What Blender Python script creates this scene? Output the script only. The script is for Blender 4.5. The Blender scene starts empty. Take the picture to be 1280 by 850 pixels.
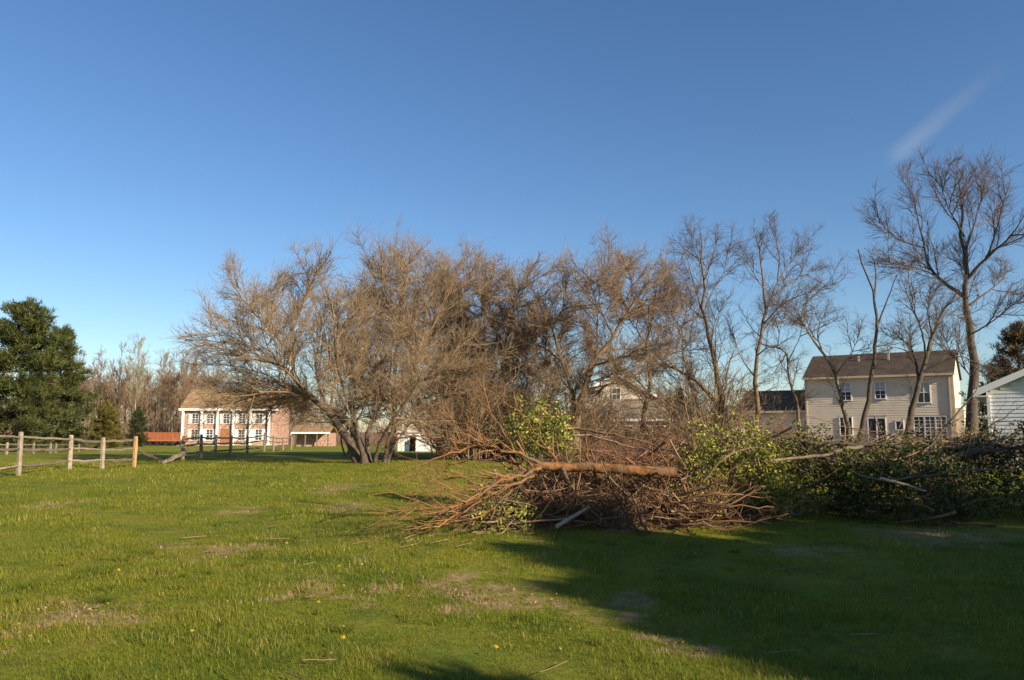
import bpy, math, random
import numpy as np
from mathutils import Vector

rng = np.random.default_rng(11)
random.seed(11)
scn = bpy.context.scene
col = scn.collection
R = math.radians

# ------------------------------------------------------------------ camera
F_PX, CX, CY = 997.0, 640.0, 425.0
HORIZON = 540.0
PITCH = math.atan((HORIZON - CY) / F_PX)
EYE = 1.65
cam_d = bpy.data.cameras.new('camera')
cam_d.sensor_width = 36.0
cam_d.lens = F_PX / 1280.0 * 36.0
cam_d.clip_start = 0.1
cam_d.clip_end = 12000
cam = bpy.data.objects.new('camera', cam_d)
cam.location = (0, 0, EYE)
cam.rotation_euler = (R(90) + PITCH, 0, 0)
col.objects.link(cam)
scn.camera = cam

# ------------------------------------------------------------------ sky + sun
SUN_AZ, SUN_EL = R(50), R(22.5)          # azimuth measured from straight behind the camera towards the right
sun_dir = Vector((math.sin(SUN_AZ) * math.cos(SUN_EL), -math.cos(SUN_AZ) * math.cos(SUN_EL), math.sin(SUN_EL)))
world = bpy.data.worlds.new('World')
scn.world = world
world.use_nodes = True
wn = world.node_tree
wn.nodes.clear()
wo = wn.nodes.new('ShaderNodeOutputWorld')
bg = wn.nodes.new('ShaderNodeBackground')
sky = wn.nodes.new('ShaderNodeTexSky')
sky.sky_type = 'NISHITA'
sky.sun_disc = False
sky.sun_elevation = SUN_EL
sky.sun_rotation = math.atan2(sun_dir.x, sun_dir.y)
sky.altitude = 100
sky.air_density = 1.0
sky.dust_density = 0.25
sky.ozone_density = 3.2
bg.inputs['Strength'].default_value = 0.077
hs = wn.nodes.new('ShaderNodeHueSaturation')
hs.inputs['Saturation'].default_value = 1.13
hs.inputs['Hue'].default_value = 0.504
wn.links.new(sky.outputs[0], hs.inputs['Color'])
wn.links.new(hs.outputs[0], bg.inputs[0])
wn.links.new(bg.outputs[0], wo.inputs[0])
sl = bpy.data.lights.new('sun', 'SUN')
sl.energy = 5.0
sl.angle = R(0.5)
sl.color = (1.0, 0.86, 0.66)
sun = bpy.data.objects.new('sun', sl)
sun.rotation_euler = sun_dir.to_track_quat('Z', 'Y').to_euler()
sun.location = (30, -30, 40)
col.objects.link(sun)
scn.view_settings.view_transform = 'Standard'
scn.view_settings.look = 'None'
scn.view_settings.exposure = 0.9
scn.view_settings.gamma = 1.0
scn.view_settings.use_curve_mapping = False

# ------------------------------------------------------------------ terrain
_ty = np.array([-4000, -60, 0, 6, 12, 18, 25, 33, 45, 60, 75, 100, 130, 200, 400, 6000], float)
_tz = np.array([0, 0, 0, 0, .08, .22, .36, .45, .42, .2, 0, -.2, -.3, 0, 0, 0], float)
_fy = np.arange(-100, 500, 0.5)
_fz = np.interp(_fy, _ty, _tz)
_k = np.ones(9) / 9
_fz = np.convolve(np.pad(_fz, 4, mode='edge'), _k, 'valid')


def tz(x, y):
    x = np.asarray(x, float)
    y = np.asarray(y, float)
    z = np.interp(y, _fy, _fz)
    w = np.exp(-((x * x + y * y) / 120.0 ** 2))
    z = z + w * (0.018 * np.sin(x * 1.1 + 0.7 * y) + 0.022 * np.sin(0.63 * x - 0.51 * y + 1.3) + 0.012 * np.sin(2.3 * x + 1.9 * y))
    return z


def ray(px, py):
    u, v = (px - CX) / F_PX, (CY - py) / F_PX
    c, s = math.cos(PITCH), math.sin(PITCH)
    return np.array([u, c - v * s, s + v * c])


def P(px, py, depth):
    """World point seen at a photo pixel, at the given world-Y distance."""
    d = ray(px, py)
    d = d * (depth / d[1])
    return np.array([d[0], d[1], d[2] + EYE])


def G(px, depth):
    """Ground point in that photo column, at the given distance."""
    p = P(px, 560, depth)
    return np.array([p[0], depth, float(tz(p[0], depth))])


def ground_hit(px, py):
    d = ray(px, py)
    t = 3.0
    while t < 400:
        q = d * t
        if q[2] + EYE < float(tz(q[0], q[1])):
            break
        t += 0.05
    q = d * t
    return np.array([q[0], q[1], float(tz(q[0], q[1]))])


# ------------------------------------------------------------------ object helpers
def tag(o, label=None, cat=None, group=None, kind=None):
    if label:
        o['label'] = label
    if cat:
        o['category'] = cat
    if group:
        o['group'] = group
    if kind:
        o['kind'] = kind
    return o


def empty(name, loc, rz=0.0, label=None, cat=None, group=None):
    o = bpy.data.objects.new(name, None)
    o.empty_display_size = 0.3
    o.location = loc
    o.rotation_euler = (0, 0, rz)
    col.objects.link(o)
    tag(o, label, cat, group)
    return o


def copy_tree(o, parent=None):
    c = o.copy()
    col.objects.link(c)
    if parent is not None:
        c.parent = parent
    for ch in list(o.children):
        copy_tree(ch, c)
    return c


def mesh_np(name, V, quads=None, tris=None, tone=None, smooth=True):
    """Mesh from numpy arrays."""
    V = np.asarray(V, np.float32).reshape(-1, 3)
    q = np.zeros((0, 4), np.int32) if quads is None or len(quads) == 0 else np.asarray(quads, np.int32)
    t = np.zeros((0, 3), np.int32) if tris is None or len(tris) == 0 else np.asarray(tris, np.int32)
    m = bpy.data.meshes.new(name)
    m.vertices.add(len(V))
    m.vertices.foreach_set('co', V.ravel())
    loops = np.concatenate([q.ravel(), t.ravel()])
    m.loops.add(len(loops))
    m.loops.foreach_set('vertex_index', loops)
    nf = len(q) + len(t)
    m.polygons.add(nf)
    ls = np.concatenate([np.arange(len(q)) * 4, len(q) * 4 + np.arange(len(t)) * 3]).astype(np.int32)
    m.polygons.foreach_set('loop_start', ls)
    m.polygons.foreach_set('use_smooth', np.full(nf, smooth))
    if tone is not None:
        a = m.attributes.new('tone', 'FLOAT', 'POINT')
        a.data.foreach_set('value', np.asarray(tone, np.float32))
    m.update(calc_edges=True)
    return m


def link(name, mesh, mat=None, parent=None, loc=None):
    o = bpy.data.objects.new(name, mesh)
    if mat is not None:
        mesh.materials.clear()
        mesh.materials.append(mat)
    col.objects.link(o)
    if parent is not None:
        o.parent = parent
    if loc is not None:
        o.location = loc
    return o


class Geo:
    """Collects tubes, leaves and blades, all in numpy."""

    def __init__(self):
        self.V, self.Q, self.T, self.tone, self.n = [], [], [], [], 0

    def add(self, V, quads=None, tris=None, tone=None):
        V = np.asarray(V, float).reshape(-1, 3)
        if quads is not None and len(quads):
            self.Q.append(np.asarray(quads) + self.n)
        if tris is not None and len(tris):
            self.T.append(np.asarray(tris) + self.n)
        self.V.append(V)
        self.tone.append(np.full(len(V), 0.5) if tone is None else np.asarray(tone, float))
        self.n += len(V)

    def tubes(self, Pn, Rn, k=3, tone=None):
        N, n, _ = Pn.shape
        if N == 0:
            return
        T = np.empty_like(Pn)
        T[:, 1:-1] = Pn[:, 2:] - Pn[:, :-2]
        T[:, 0] = Pn[:, 1] - Pn[:, 0]
        T[:, -1] = Pn[:, -1] - Pn[:, -2]
        T /= np.linalg.norm(T, axis=2, keepdims=True) + 1e-9
        mean = Pn[:, -1] - Pn[:, 0]
        ref = np.cross(mean, rng.normal(size=(N, 3)))
        ref /= np.linalg.norm(ref, axis=1, keepdims=True) + 1e-9
        ref = ref[:, None, :]
        U = ref - (ref * T).sum(2, keepdims=True) * T
        U /= np.linalg.norm(U, axis=2, keepdims=True) + 1e-9
        W = np.cross(T, U)
        a = np.arange(k) * 2 * math.pi / k
        ring = (U[:, :, None, :] * np.cos(a)[None, None, :, None] + W[:, :, None, :] * np.sin(a)[None, None, :, None])
        V = Pn[:, :, None, :] + ring * Rn[:, :, None, None]
        base = (np.arange(N) * n * k)[:, None, None]
        j = np.arange(n - 1)[None, :, None]
        i = np.arange(k)[None, None, :]
        i2 = (i + 1) % k
        q = np.stack([base + j * k + i, base + j * k + i2, base + (j + 1) * k + i2, base + (j + 1) * k + i], axis=3).reshape(-1, 4)
        if tone is None:
            tone = rng.uniform(0, 1, N)
        self.add(V.reshape(-1, 3), q, None, np.repeat(tone, n * k))

    def cap(self, c, nrm, r, k=10, tone=0.5):
        nrm = np.asarray(nrm, float)
        nrm = nrm / np.linalg.norm(nrm)
        u = np.cross(nrm, [0.3, 0.2, 0.9])
        u /= np.linalg.norm(u)
        w = np.cross(nrm, u)
        a = np.arange(k) * 2 * math.pi / k
        V = np.asarray(c) + r * (np.cos(a)[:, None] * u + np.sin(a)[:, None] * w)
        V = np.vstack([V, np.asarray(c) + nrm * r * 0.06])
        self.add(V, None, [(i, (i + 1) % k, k) for i in range(k)], np.full(k + 1, tone))

    def leaves(self, C, size, up=None, tone=None, fold=0.25, aspect=0.5):
        """Folded pointed leaves, four triangles each, at the points C."""
        N = len(C)
        if N == 0:
            return
        size = np.broadcast_to(size, (N,))[:, None]
        d = rng.normal(size=(N, 3))
        if up is not None:
            d = d + up
        d /= np.linalg.norm(d, axis=1, keepdims=True)
        s = np.cross(d, rng.normal(size=(N, 3)))
        s /= np.linalg.norm(s, axis=1, keepdims=True)
        nn = np.cross(d, s)
        a = C - d * size * 0.5
        b = C + d * size * 0.5
        m1 = C + nn * size * 0.06
        l = C + s * size * aspect * 0.5 + nn * size * fold * 0.5
        r = C - s * size * aspect * 0.5 + nn * size * fold * 0.5
        V = np.stack([a, l, b, r, m1], axis=1)
        base = (np.arange(N) * 5)[:, None]
        t = np.concatenate([base + np.array([0, 1, 4]), base + np.array([1, 2, 4]), base + np.array([2, 3, 4]), base + np.array([3, 0, 4])])
        if tone is None:
            tone = rng.uniform(0, 1, N)
        self.add(V.reshape(-1, 3), None, t, np.repeat(tone, 5))

    def blades(self, C, D, length, width, tone=None):
        """Thin one-triangle needles from C along D."""
        N = len(C)
        length = np.broadcast_to(length, (N,))[:, None]
        s = np.cross(D, rng.normal(size=(N, 3)))
        s /= np.linalg.norm(s, axis=1, keepdims=True) + 1e-9
        V = np.stack([C - s * width * .5, C + s * width * .5, C + D * length], axis=1)
        t = np.arange(N * 3).reshape(N, 3)
        if tone is None:
            tone = rng.uniform(0, 1, N)
        self.add(V.reshape(-1, 3), None, t, np.repeat(tone, 3))

    def mesh(self, name, origin=None, smooth=True):
        V = np.vstack(self.V)
        if origin is not None:
            V = V - np.asarray(origin)
        q = np.vstack(self.Q) if self.Q else None
        t = np.vstack(self.T) if self.T else None
        return mesh_np(name, V, q, t, np.concatenate(self.tone), smooth)


class MB:
    """Boxes and polygons for buildings and furniture."""

    def __init__(self):
        self.v, self.f = [], []

    def poly(self, pts):
        b = len(self.v)
        self.v += [tuple(p) for p in pts]
        self.f.append(tuple(range(b, b + len(pts))))
        return self

    def box(self, x0, x1, y0, y1, z0, z1):
        b = len(self.v)
        self.v += [(x0, y0, z0), (x1, y0, z0), (x1, y1, z0), (x0, y1, z0), (x0, y0, z1), (x1, y0, z1), (x1, y1, z1), (x0, y1, z1)]
        for f in ((0, 3, 2, 1), (4, 5, 6, 7), (0, 1, 5, 4), (1, 2, 6, 5), (2, 3, 7, 6), (3, 0, 4, 7)):
            self.f.append(tuple(b + i for i in f))
        return self

    def prism(self, prof, axis, a0, a1):
        """Closed outline prof (list of 2-D points) swept along an axis ('x' or 'y')."""
        n = len(prof)
        b = len(self.v)
        for a in (a0, a1):
            for (p, q) in prof:
                self.v.append((a, p, q) if axis == 'x' else (p, a, q))
        self.f.append(tuple(b + i for i in range(n)))
        self.f.append(tuple(b + n + i for i in reversed(range(n))))
        for i in range(n):
            j = (i + 1) % n
            self.f.append((b + i, b + n + i, b + n + j, b + j))
        return self

    def build(self, name, mat, parent=None, label=None, bevel=0.0):
        import bmesh
        m = bpy.data.meshes.new(name)
        m.from_pydata(self.v, [], self.f)
        bm = bmesh.new()
        bm.from_mesh(m)
        bmesh.ops.recalc_face_normals(bm, faces=bm.faces)
        bm.to_mesh(m)
        bm.free()
        o = link(name, m, mat, parent)
        if bevel:
            md = o.modifiers.new('bevel', 'BEVEL')
            md.width = bevel
            md.segments = 2
            md.limit_method = 'ANGLE'
        if label:
            o['label'] = label
        return o


# ------------------------------------------------------------------ materials
def node_mat(name):
    m = bpy.data.materials.new(name)
    m.use_nodes = True
    nt = m.node_tree
    nt.nodes.clear()
    return m, nt


def N(nt, t, **kw):
    n = nt.nodes.new(t)
    for k, v in kw.items():
        setattr(n, k, v)
    return n


def ramp(nt, fac, stops):
    r = N(nt, 'ShaderNodeValToRGB')
    e = r.color_ramp.elements
    while len(e) > len(stops):
        e.remove(e[-1])
    while len(e) < len(stops):
        e.new(0.5)
    for el, (p, c) in zip(e, stops):
        el.position = p
        el.color = (*c, 1) if len(c) == 3 else c
    nt.links.new(fac, r.inputs[0])
    return r.outputs[0]


def noise(nt, scale, detail=4, rough=0.55, vec=None, stretch=None):
    if vec is None:
        vec = N(nt, 'ShaderNodeTexCoord').outputs['Object']
    if stretch:
        mp = N(nt, 'ShaderNodeMapping')
        mp.inputs['Scale'].default_value = stretch
        nt.links.new(vec, mp.inputs[0])
        vec = mp.outputs[0]
    n = N(nt, 'ShaderNodeTexNoise')
    n.inputs['Scale'].default_value = scale
    n.inputs['Detail'].default_value = detail
    n.inputs['Roughness'].default_value = rough
    nt.links.new(vec, n.inputs['Vector'])
    return n.outputs[0]


def mix(nt, fac, a, b, mode='MIX'):
    m = N(nt, 'ShaderNodeMix', data_type='RGBA', blend_type=mode)
    for sock, v in ((0, fac), (6, a), (7, b)):
        if hasattr(v, 'links'):
            nt.links.new(v, m.inputs[sock])
        elif isinstance(v, (int, float)):
            m.inputs[sock].default_value = v
        else:
            m.inputs[sock].default_value = (*v, 1)
    return m.outputs[2]


def mathn(nt, op, a, b=None, clamp=False):
    m = N(nt, 'ShaderNodeMath', operation=op, use_clamp=clamp)
    for i, v in enumerate((a, b)):
        if v is None:
            continue
        if hasattr(v, 'links'):
            nt.links.new(v, m.inputs[i])
        else:
            m.inputs[i].default_value = v
    return m.outputs[0]


def finish(nt, colour, rough=0.8, bump=None, bump_d=0.02, bump_s=0.6, spec=0.3, translucent=0.0):
    out = N(nt, 'ShaderNodeOutputMaterial')
    b = N(nt, 'ShaderNodeBsdfPrincipled')
    if hasattr(colour, 'links'):
        nt.links.new(colour, b.inputs['Base Color'])
    else:
        b.inputs['Base Color'].default_value = (*colour, 1)
    if hasattr(rough, 'links'):
        nt.links.new(rough, b.inputs['Roughness'])
    else:
        b.inputs['Roughness'].default_value = rough
    b.inputs['Specular IOR Level'].default_value = spec
    if bump is not None:
        bp = N(nt, 'ShaderNodeBump')
        bp.inputs['Distance'].default_value = bump_d
        bp.inputs['Strength'].default_value = bump_s
        nt.links.new(bump, bp.inputs['Height'])
        nt.links.new(bp.outputs[0], b.inputs['Normal'])
    s = b.outputs[0]
    if translucent:
        t = N(nt, 'ShaderNodeBsdfTranslucent')
        if hasattr(colour, 'links'):
            nt.links.new(colour, t.inputs[0])
        else:
            t.inputs[0].default_value = (*colour, 1)
        mx = N(nt, 'ShaderNodeMixShader')
        mx.inputs[0].default_value = translucent
        nt.links.new(s, mx.inputs[1])
        nt.links.new(t.outputs[0], mx.inputs[2])
        s = mx.outputs[0]
    nt.links.new(s, out.inputs['Surface'])


def tone_of(nt):
    a = N(nt, 'ShaderNodeAttribute')
    a.attribute_name = 'tone'
    return a.outputs['Fac']


def wood_mat(name, dark, light, scale=9, bump_d=0.02, third=None, stretch=None):
    m, nt = node_mat(name)
    n = noise(nt, scale, 6, 0.65, stretch=stretch)
    c = ramp(nt, n, [(0.3, dark), (0.7, light)])
    if third is not None:
        n2 = noise(nt, scale * 0.25, 3, 0.5)
        c = mix(nt, ramp(nt, n2, [(0.5, (0, 0, 0)), (0.66, (1, 1, 1))]), c, third)
    t = tone_of(nt)
    c = mix(nt, 1.0, c, ramp(nt, t, [(0.0, (.68, .68, .68)), (1.0, (1.3, 1.3, 1.3))]), 'MULTIPLY')
    finish(nt, c, 0.85, n, bump_d, 0.7, 0.2)
    return m


def leaf_mat(name, dark, mid, light, rough=0.45, spec=0.5, transl=0.25):
    m, nt = node_mat(name)
    c = ramp(nt, tone_of(nt), [(0.0, dark), (0.5, mid), (0.93, light), (1.0, (light[0] * .85 + .03, light[1] * .55, light[2] * .8))])
    n = noise(nt, 1.2, 3)
    c = mix(nt, 1.0, c, ramp(nt, n, [(0.3, (.75, .78, .75)), (0.7, (1.2, 1.15, 1.1))]), 'MULTIPLY')
    finish(nt, c, rough, None, spec=spec, translucent=transl)
    return m


def plain_mat(name, base, var=0.12, scale=3, rough=0.6, bump_d=0.004, spec=0.3, stretch=None, dirt=None):
    m, nt = node_mat(name)
    n = noise(nt, scale, 6, 0.6, stretch=stretch)
    lo = tuple(c * (1 - var) for c in base)
    hi = tuple(min(1, c * (1 + var)) for c in base)
    c = ramp(nt, n, [(0.3, lo), (0.7, hi)])
    if dirt:
        n2 = noise(nt, 0.7, 6, 0.7)
        c = mix(nt, ramp(nt, n2, [(0.5, (0, 0, 0)), (0.75, (.6, .6, .6))]), c, dirt)
    finish(nt, c, rough, noise(nt, scale * 8, 3), bump_d, 0.4, spec)
    return m


M = {}
M['bark_grey'] = wood_mat('bark_grey', (.085, .062, .042), (.24, .185, .125), 9, 0.03, (.17, .16, .09))
M['bark_warm'] = wood_mat('bark_warm', (.085, .055, .032), (.25, .17, .095), 9, 0.03)
M['bark_dark'] = wood_mat('bark_dark', (.045, .034, .026), (.14, .105, .075), 8, 0.04)
M['bark_pale'] = wood_mat('bark_pale', (.2, .155, .10), (.42, .34, .23), 7, 0.02)
M['twig_tan'] = wood_mat('twig_tan', (.18, .122, .07), (.315, .225, .135), 1.5, 0.002)
M['twig_brown'] = wood_mat('twig_brown', (.165, .107, .06), (.29, .198, .115), 1.5, 0.002)
M['twig_dark'] = wood_mat('twig_dark', (.075, .052, .037), (.15, .105, .07), 1.5, 0.002)
M['twig_red'] = wood_mat('twig_red', (.13, .065, .036), (.26, .14, .075), 1.5, 0.002)
M['twig_far'] = wood_mat('twig_far', (.155, .098, .055), (.265, .172, .1), 0.4, 0.002)
M['twig_pale_far'] = wood_mat('twig_pale_far', (.2, .19, .12), (.32, .29, .19), 0.4, 0.002)
M['orange_bark'] = wood_mat('orange_bark', (.055, .027, .012), (.33, .155, .055), 9, 0.05, (.12, .085, .055))
M['orange_twig'] = wood_mat('orange_twig', (.17, .085, .038), (.34, .18, .08), 4, 0.003)
M['cut_wood'] = wood_mat('cut_wood', (.5, .38, .22), (.66, .53, .34), 20, 0.004)
M['brown_conifer'] = leaf_mat('brown_conifer', (.04, .032, .014), (.095, .065, .03), (.16, .11, .05), 0.6, 0.3, 0.1)
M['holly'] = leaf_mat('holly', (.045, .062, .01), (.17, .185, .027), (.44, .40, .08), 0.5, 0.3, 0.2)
M['holly_shade'] = leaf_mat('holly_shade', (.018, .03, .008), (.05, .068, .014), (.24, .23, .05), 0.5, 0.3, 0.15)  # darker copy of holly, the heaps' shade put into its leaf colours
M['pine'] = leaf_mat('pine', (.024, .038, .010), (.056, .07, .016), (.13, .13, .034), 0.6, 0.3, 0.1)
M['gold_conifer'] = leaf_mat('gold_conifer', (.055, .055, .012), (.12, .105, .02), (.19, .15, .03), 0.6, 0.3, 0.15)
M['dark_conifer'] = leaf_mat('dark_conifer', (.02, .03, .013), (.045, .055, .02), (.08, .075, .03), 0.6, 0.3, 0.1)
M['white_paint'] = plain_mat('white_paint', (.78, .77, .74), 0.05, 2, 0.5, 0.002)
M['white_vinyl'] = plain_mat('white_vinyl', (.72, .72, .71), 0.05, 2, 0.45, 0.002, dirt=(.5, .48, .44))
M['beige_vinyl'] = plain_mat('beige_vinyl', (.68, .58, .42), 0.06, 1.5, 0.5, 0.002, dirt=(.45, .37, .26))
M['trim_beige'] = plain_mat('trim_beige', (.55, .45, .31), 0.05, 2, 0.5, 0.002)
M['blind'] = plain_mat('blind', (.42, .40, .36), 0.1, 4, 0.6, 0.002)
M['near_black'] = plain_mat('near_black', (.03, .03, .032), 0.2, 3, 0.5, 0.002)
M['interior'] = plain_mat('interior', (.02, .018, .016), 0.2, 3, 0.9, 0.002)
M['red_door'] = plain_mat('red_door', (.30, .13, .06), 0.2, 3, 0.5, 0.004)
M['red_deck'] = plain_mat('red_deck', (.36, .12, .05), 0.25, 3, 0.7, 0.006, stretch=(1, 1, 6))
M['stone'] = plain_mat('stone', (.42, .38, .32), 0.25, 5, 0.85, 0.02)
M['metal_vent'] = plain_mat('metal_vent', (.5, .44, .36), 0.1, 5, 0.5, 0.002)
M['yellow_petal'] = plain_mat('yellow_petal', (.75, .5, .02), 0.15, 30, 0.6, 0.001)
M['dead_leaf'] = leaf_mat('dead_leaf', (.13, .07, .03), (.26, .16, .075), (.42, .31, .17), 0.7, 0.2, 0.2)
M['blade_stem'] = plain_mat('blade_stem', (.08, .12, .03), 0.2, 30, 0.6, 0.001)

# weathered rail wood
M['rail_grey'] = wood_mat('rail_grey', (.11, .085, .06), (.27, .215, .15), 6, 0.012, (.15, .14, .1), stretch=(1, 1, 1))
M['rail_pale'] = wood_mat('rail_pale', (.15, .12, .085), (.33, .27, .2), 6, 0.012)
M['rail_new'] = wood_mat('rail_new', (.34, .19, .085), (.5, .3, .14), 6, 0.012)


def shingle_mat(name, a, b, course=0.16):
    m, nt = node_mat(name)
    tc = N(nt, 'ShaderNodeTexCoord')
    br = N(nt, 'ShaderNodeTexBrick')
    br.inputs['Scale'].default_value = 1.0
    br.inputs['Brick Width'].default_value = 0.33
    br.inputs['Row Height'].default_value = course
    br.inputs['Mortar Size'].default_value = 0.012
    br.inputs['Color1'].default_value = (*a, 1)
    br.inputs['Color2'].default_value = (*b, 1)
    br.inputs['Mortar'].default_value = (*[c * 0.45 for c in a], 1)
    nt.links.new(tc.outputs['UV'], br.inputs[0])
    n = noise(nt, 0.9, 6, 0.7)
    c = mix(nt, 1.0, br.outputs[0], ramp(nt, n, [(0.25, (.65, .65, .65)), (0.75, (1.3, 1.25, 1.2))]), 'MULTIPLY')
    finish(nt, c, 0.9, br.outputs['Fac'], 0.01, 0.6, 0.2)
    return m


M['roof_tan'] = shingle_mat('roof_tan', (.30, .19, .105), (.38, .25, .14))
M['roof_dark'] = shingle_mat('roof_dark', (.06, .046, .036), (.10, .075, .055))
M['roof_brown'] = shingle_mat('roof_brown', (.12, .08, .05), (.17, .115, .075))
M['roof_mid'] = shingle_mat('roof_mid', (.20, .165, .125), (.27, .22, .17))


def brick_mat():
    m, nt = node_mat('brick')
    tc = N(nt, 'ShaderNodeTexCoord')
    sx = N(nt, 'ShaderNodeSeparateXYZ')
    nt.links.new(tc.outputs['Object'], sx.inputs[0])
    cx = N(nt, 'ShaderNodeCombineXYZ')
    nt.links.new(mathn(nt, 'ADD', sx.outputs[0], sx.outputs[1]), cx.inputs[0])
    nt.links.new(sx.outputs[2], cx.inputs[1])
    br = N(nt, 'ShaderNodeTexBrick')
    br.inputs['Scale'].default_value = 1.0
    br.inputs['Brick Width'].default_value = 0.21
    br.inputs['Row Height'].default_value = 0.075
    br.inputs['Mortar Size'].default_value = 0.012
    br.inputs['Color1'].default_value = (.30, .10, .055, 1)
    br.inputs['Color2'].default_value = (.46, .21, .125, 1)
    br.inputs['Mortar'].default_value = (.5, .44, .36, 1)
    nt.links.new(cx.outputs[0], br.inputs[0])
    n = noise(nt, 1.6, 6, 0.75)
    c = mix(nt, ramp(nt, n, [(0.5, (0, 0, 0)), (0.75, (.5, .5, .5))]), br.outputs[0], (.52, .36, .26))
    n3 = noise(nt, 5, 3, 0.6)
    c = mix(nt, 1.0, c, ramp(nt, n3, [(0.35, (.45, .45, .45)), (0.65, (1.3, 1.3, 1.3))]), 'MULTIPLY')
    finish(nt, c, 0.9, br.outputs['Fac'], 0.01, 0.5, 0.2)
    return m


M['brick'] = brick_mat()


def glass_mat():
    m, nt = node_mat('window_glass')
    n = noise(nt, 0.8, 3)
    c = ramp(nt, n, [(0.35, (.02, .022, .026)), (0.65, (.06, .06, .06))])
    finish(nt, c, 0.06, noise(nt, 1.5, 2), 0.01, 0.15, 0.6)
    return m


M['glass'] = glass_mat()

# lawn: shared colour group used by the soil sheet and by the blades, so dry patches agree
PATCHES = []       # (x, y, sx, sy) filled from photo places
for (px, py, wx, wy) in ((295, 688, 34, 7), (250, 684, 40, 5), (420, 611, 22, 5), (432, 634, 26, 5), (600, 735, 60, 13), (660, 755, 55, 12),
                         (62, 764, 24, 8), (110, 772, 50, 12), (385, 740, 14, 6), (460, 742, 12, 6), (795, 752, 26, 16), (855, 815, 22, 12),
                         (300, 640, 26, 4), (60, 632, 18, 4), (580, 745, 25, 6), (1010, 690, 60, 7), (1190, 672, 90, 10), (30, 790, 20, 8)):
    c = ground_hit(px, py)
    a = ground_hit(px, py - wy)
    b = ground_hit(px, py + wy)
    PATCHES.append((c[0], (a[1] + b[1]) / 2, wx / F_PX * c[1], abs(a[1] - b[1]) / 2))


def lawn_group():
    g = bpy.data.node_groups.new('lawn_colour', 'ShaderNodeTree')
    g.interface.new_socket('Green', in_out='OUTPUT', socket_type='NodeSocketColor')
    g.interface.new_socket('Dry', in_out='OUTPUT', socket_type='NodeSocketFloat')
    go = g.nodes.new('NodeGroupOutput')
    pos = N(g, 'ShaderNodeNewGeometry').outputs['Position']
    flat = N(g, 'ShaderNodeVectorMath', operation='MULTIPLY')
    flat.inputs[1].default_value = (1, 1, 0)
    g.links.new(pos, flat.inputs[0])
    v = flat.outputs[0]
    n1 = noise(g, 0.35, 4, 0.6, v)
    n2 = noise(g, 1.6, 5, 0.65, v)
    n3 = noise(g, 0.08, 3, 0.5, v)
    c = ramp(g, n1, [(0.3, (.132, .176, .021)), (0.55, (.205, .224, .024)), (0.75, (.272, .248, .036))])
    c = mix(g, ramp(g, n2, [(0.42, (0, 0, 0)), (0.75, (.7, .7, .7))]), c, (.29, .24, .05))
    c = mix(g, 1.0, c, ramp(g, n3, [(0.3, (.8, .86, .8)), (0.7, (1.2, 1.1, 1.05))]), 'MULTIPLY')
    n5 = noise(g, 1.1, 5, 0.7, v)
    c = mix(g, ramp(g, n5, [(0.5, (0, 0, 0)), (0.68, (.75, .75, .75))]), c, (.085, .13, .018))
    # dry patches
    wob = N(g, 'ShaderNodeTexNoise')
    wob.inputs['Scale'].default_value = 2.2
    wob.inputs['Detail'].default_value = 5
    g.links.new(v, wob.inputs['Vector'])
    wv = N(g, 'ShaderNodeVectorMath', operation='MULTIPLY_ADD')
    wv.inputs[1].default_value = (1.9, 3.4, 0)
    g.links.new(wob.outputs['Color'], wv.inputs[0])
    g.links.new(v, wv.inputs[2])
    tot = None
    for (x, y, sx, sy) in PATCHES:
        s = N(g, 'ShaderNodeVectorMath', operation='SUBTRACT')
        s.inputs[1].default_value = (x + 0.95, y + 1.7, 0)
        g.links.new(wv.outputs[0], s.inputs[0])
        d = N(g, 'ShaderNodeVectorMath', operation='DIVIDE')
        d.inputs[1].default_value = (max(sx, .15), max(sy, .25), 1)
        g.links.new(s.outputs[0], d.inputs[0])
        l = N(g, 'ShaderNodeVectorMath', operation='LENGTH')
        g.links.new(d.outputs[0], l.inputs[0])
        e = mathn(g, 'SUBTRACT', 1.45, l.outputs['Value'], True)
        tot = e if tot is None else mathn(g, 'MAXIMUM', tot, e)
    n4 = noise(g, 4, 5, 0.75, v)
    base = ramp(g, noise(g, 0.5, 6, 0.75, v), [(0.62, (0, 0, 0)), (0.75, (.6, .6, .6))])
    tot = mathn(g, 'MAXIMUM', mathn(g, 'MULTIPLY', tot, ramp(g, n4, [(0.40, (0, 0, 0)), (0.6, (1.5, 1.5, 1.5))])), base, True)
    g.links.new(c, go.inputs[0])
    g.links.new(tot, go.inputs[1])
    return g


LAWN = lawn_group()


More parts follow.
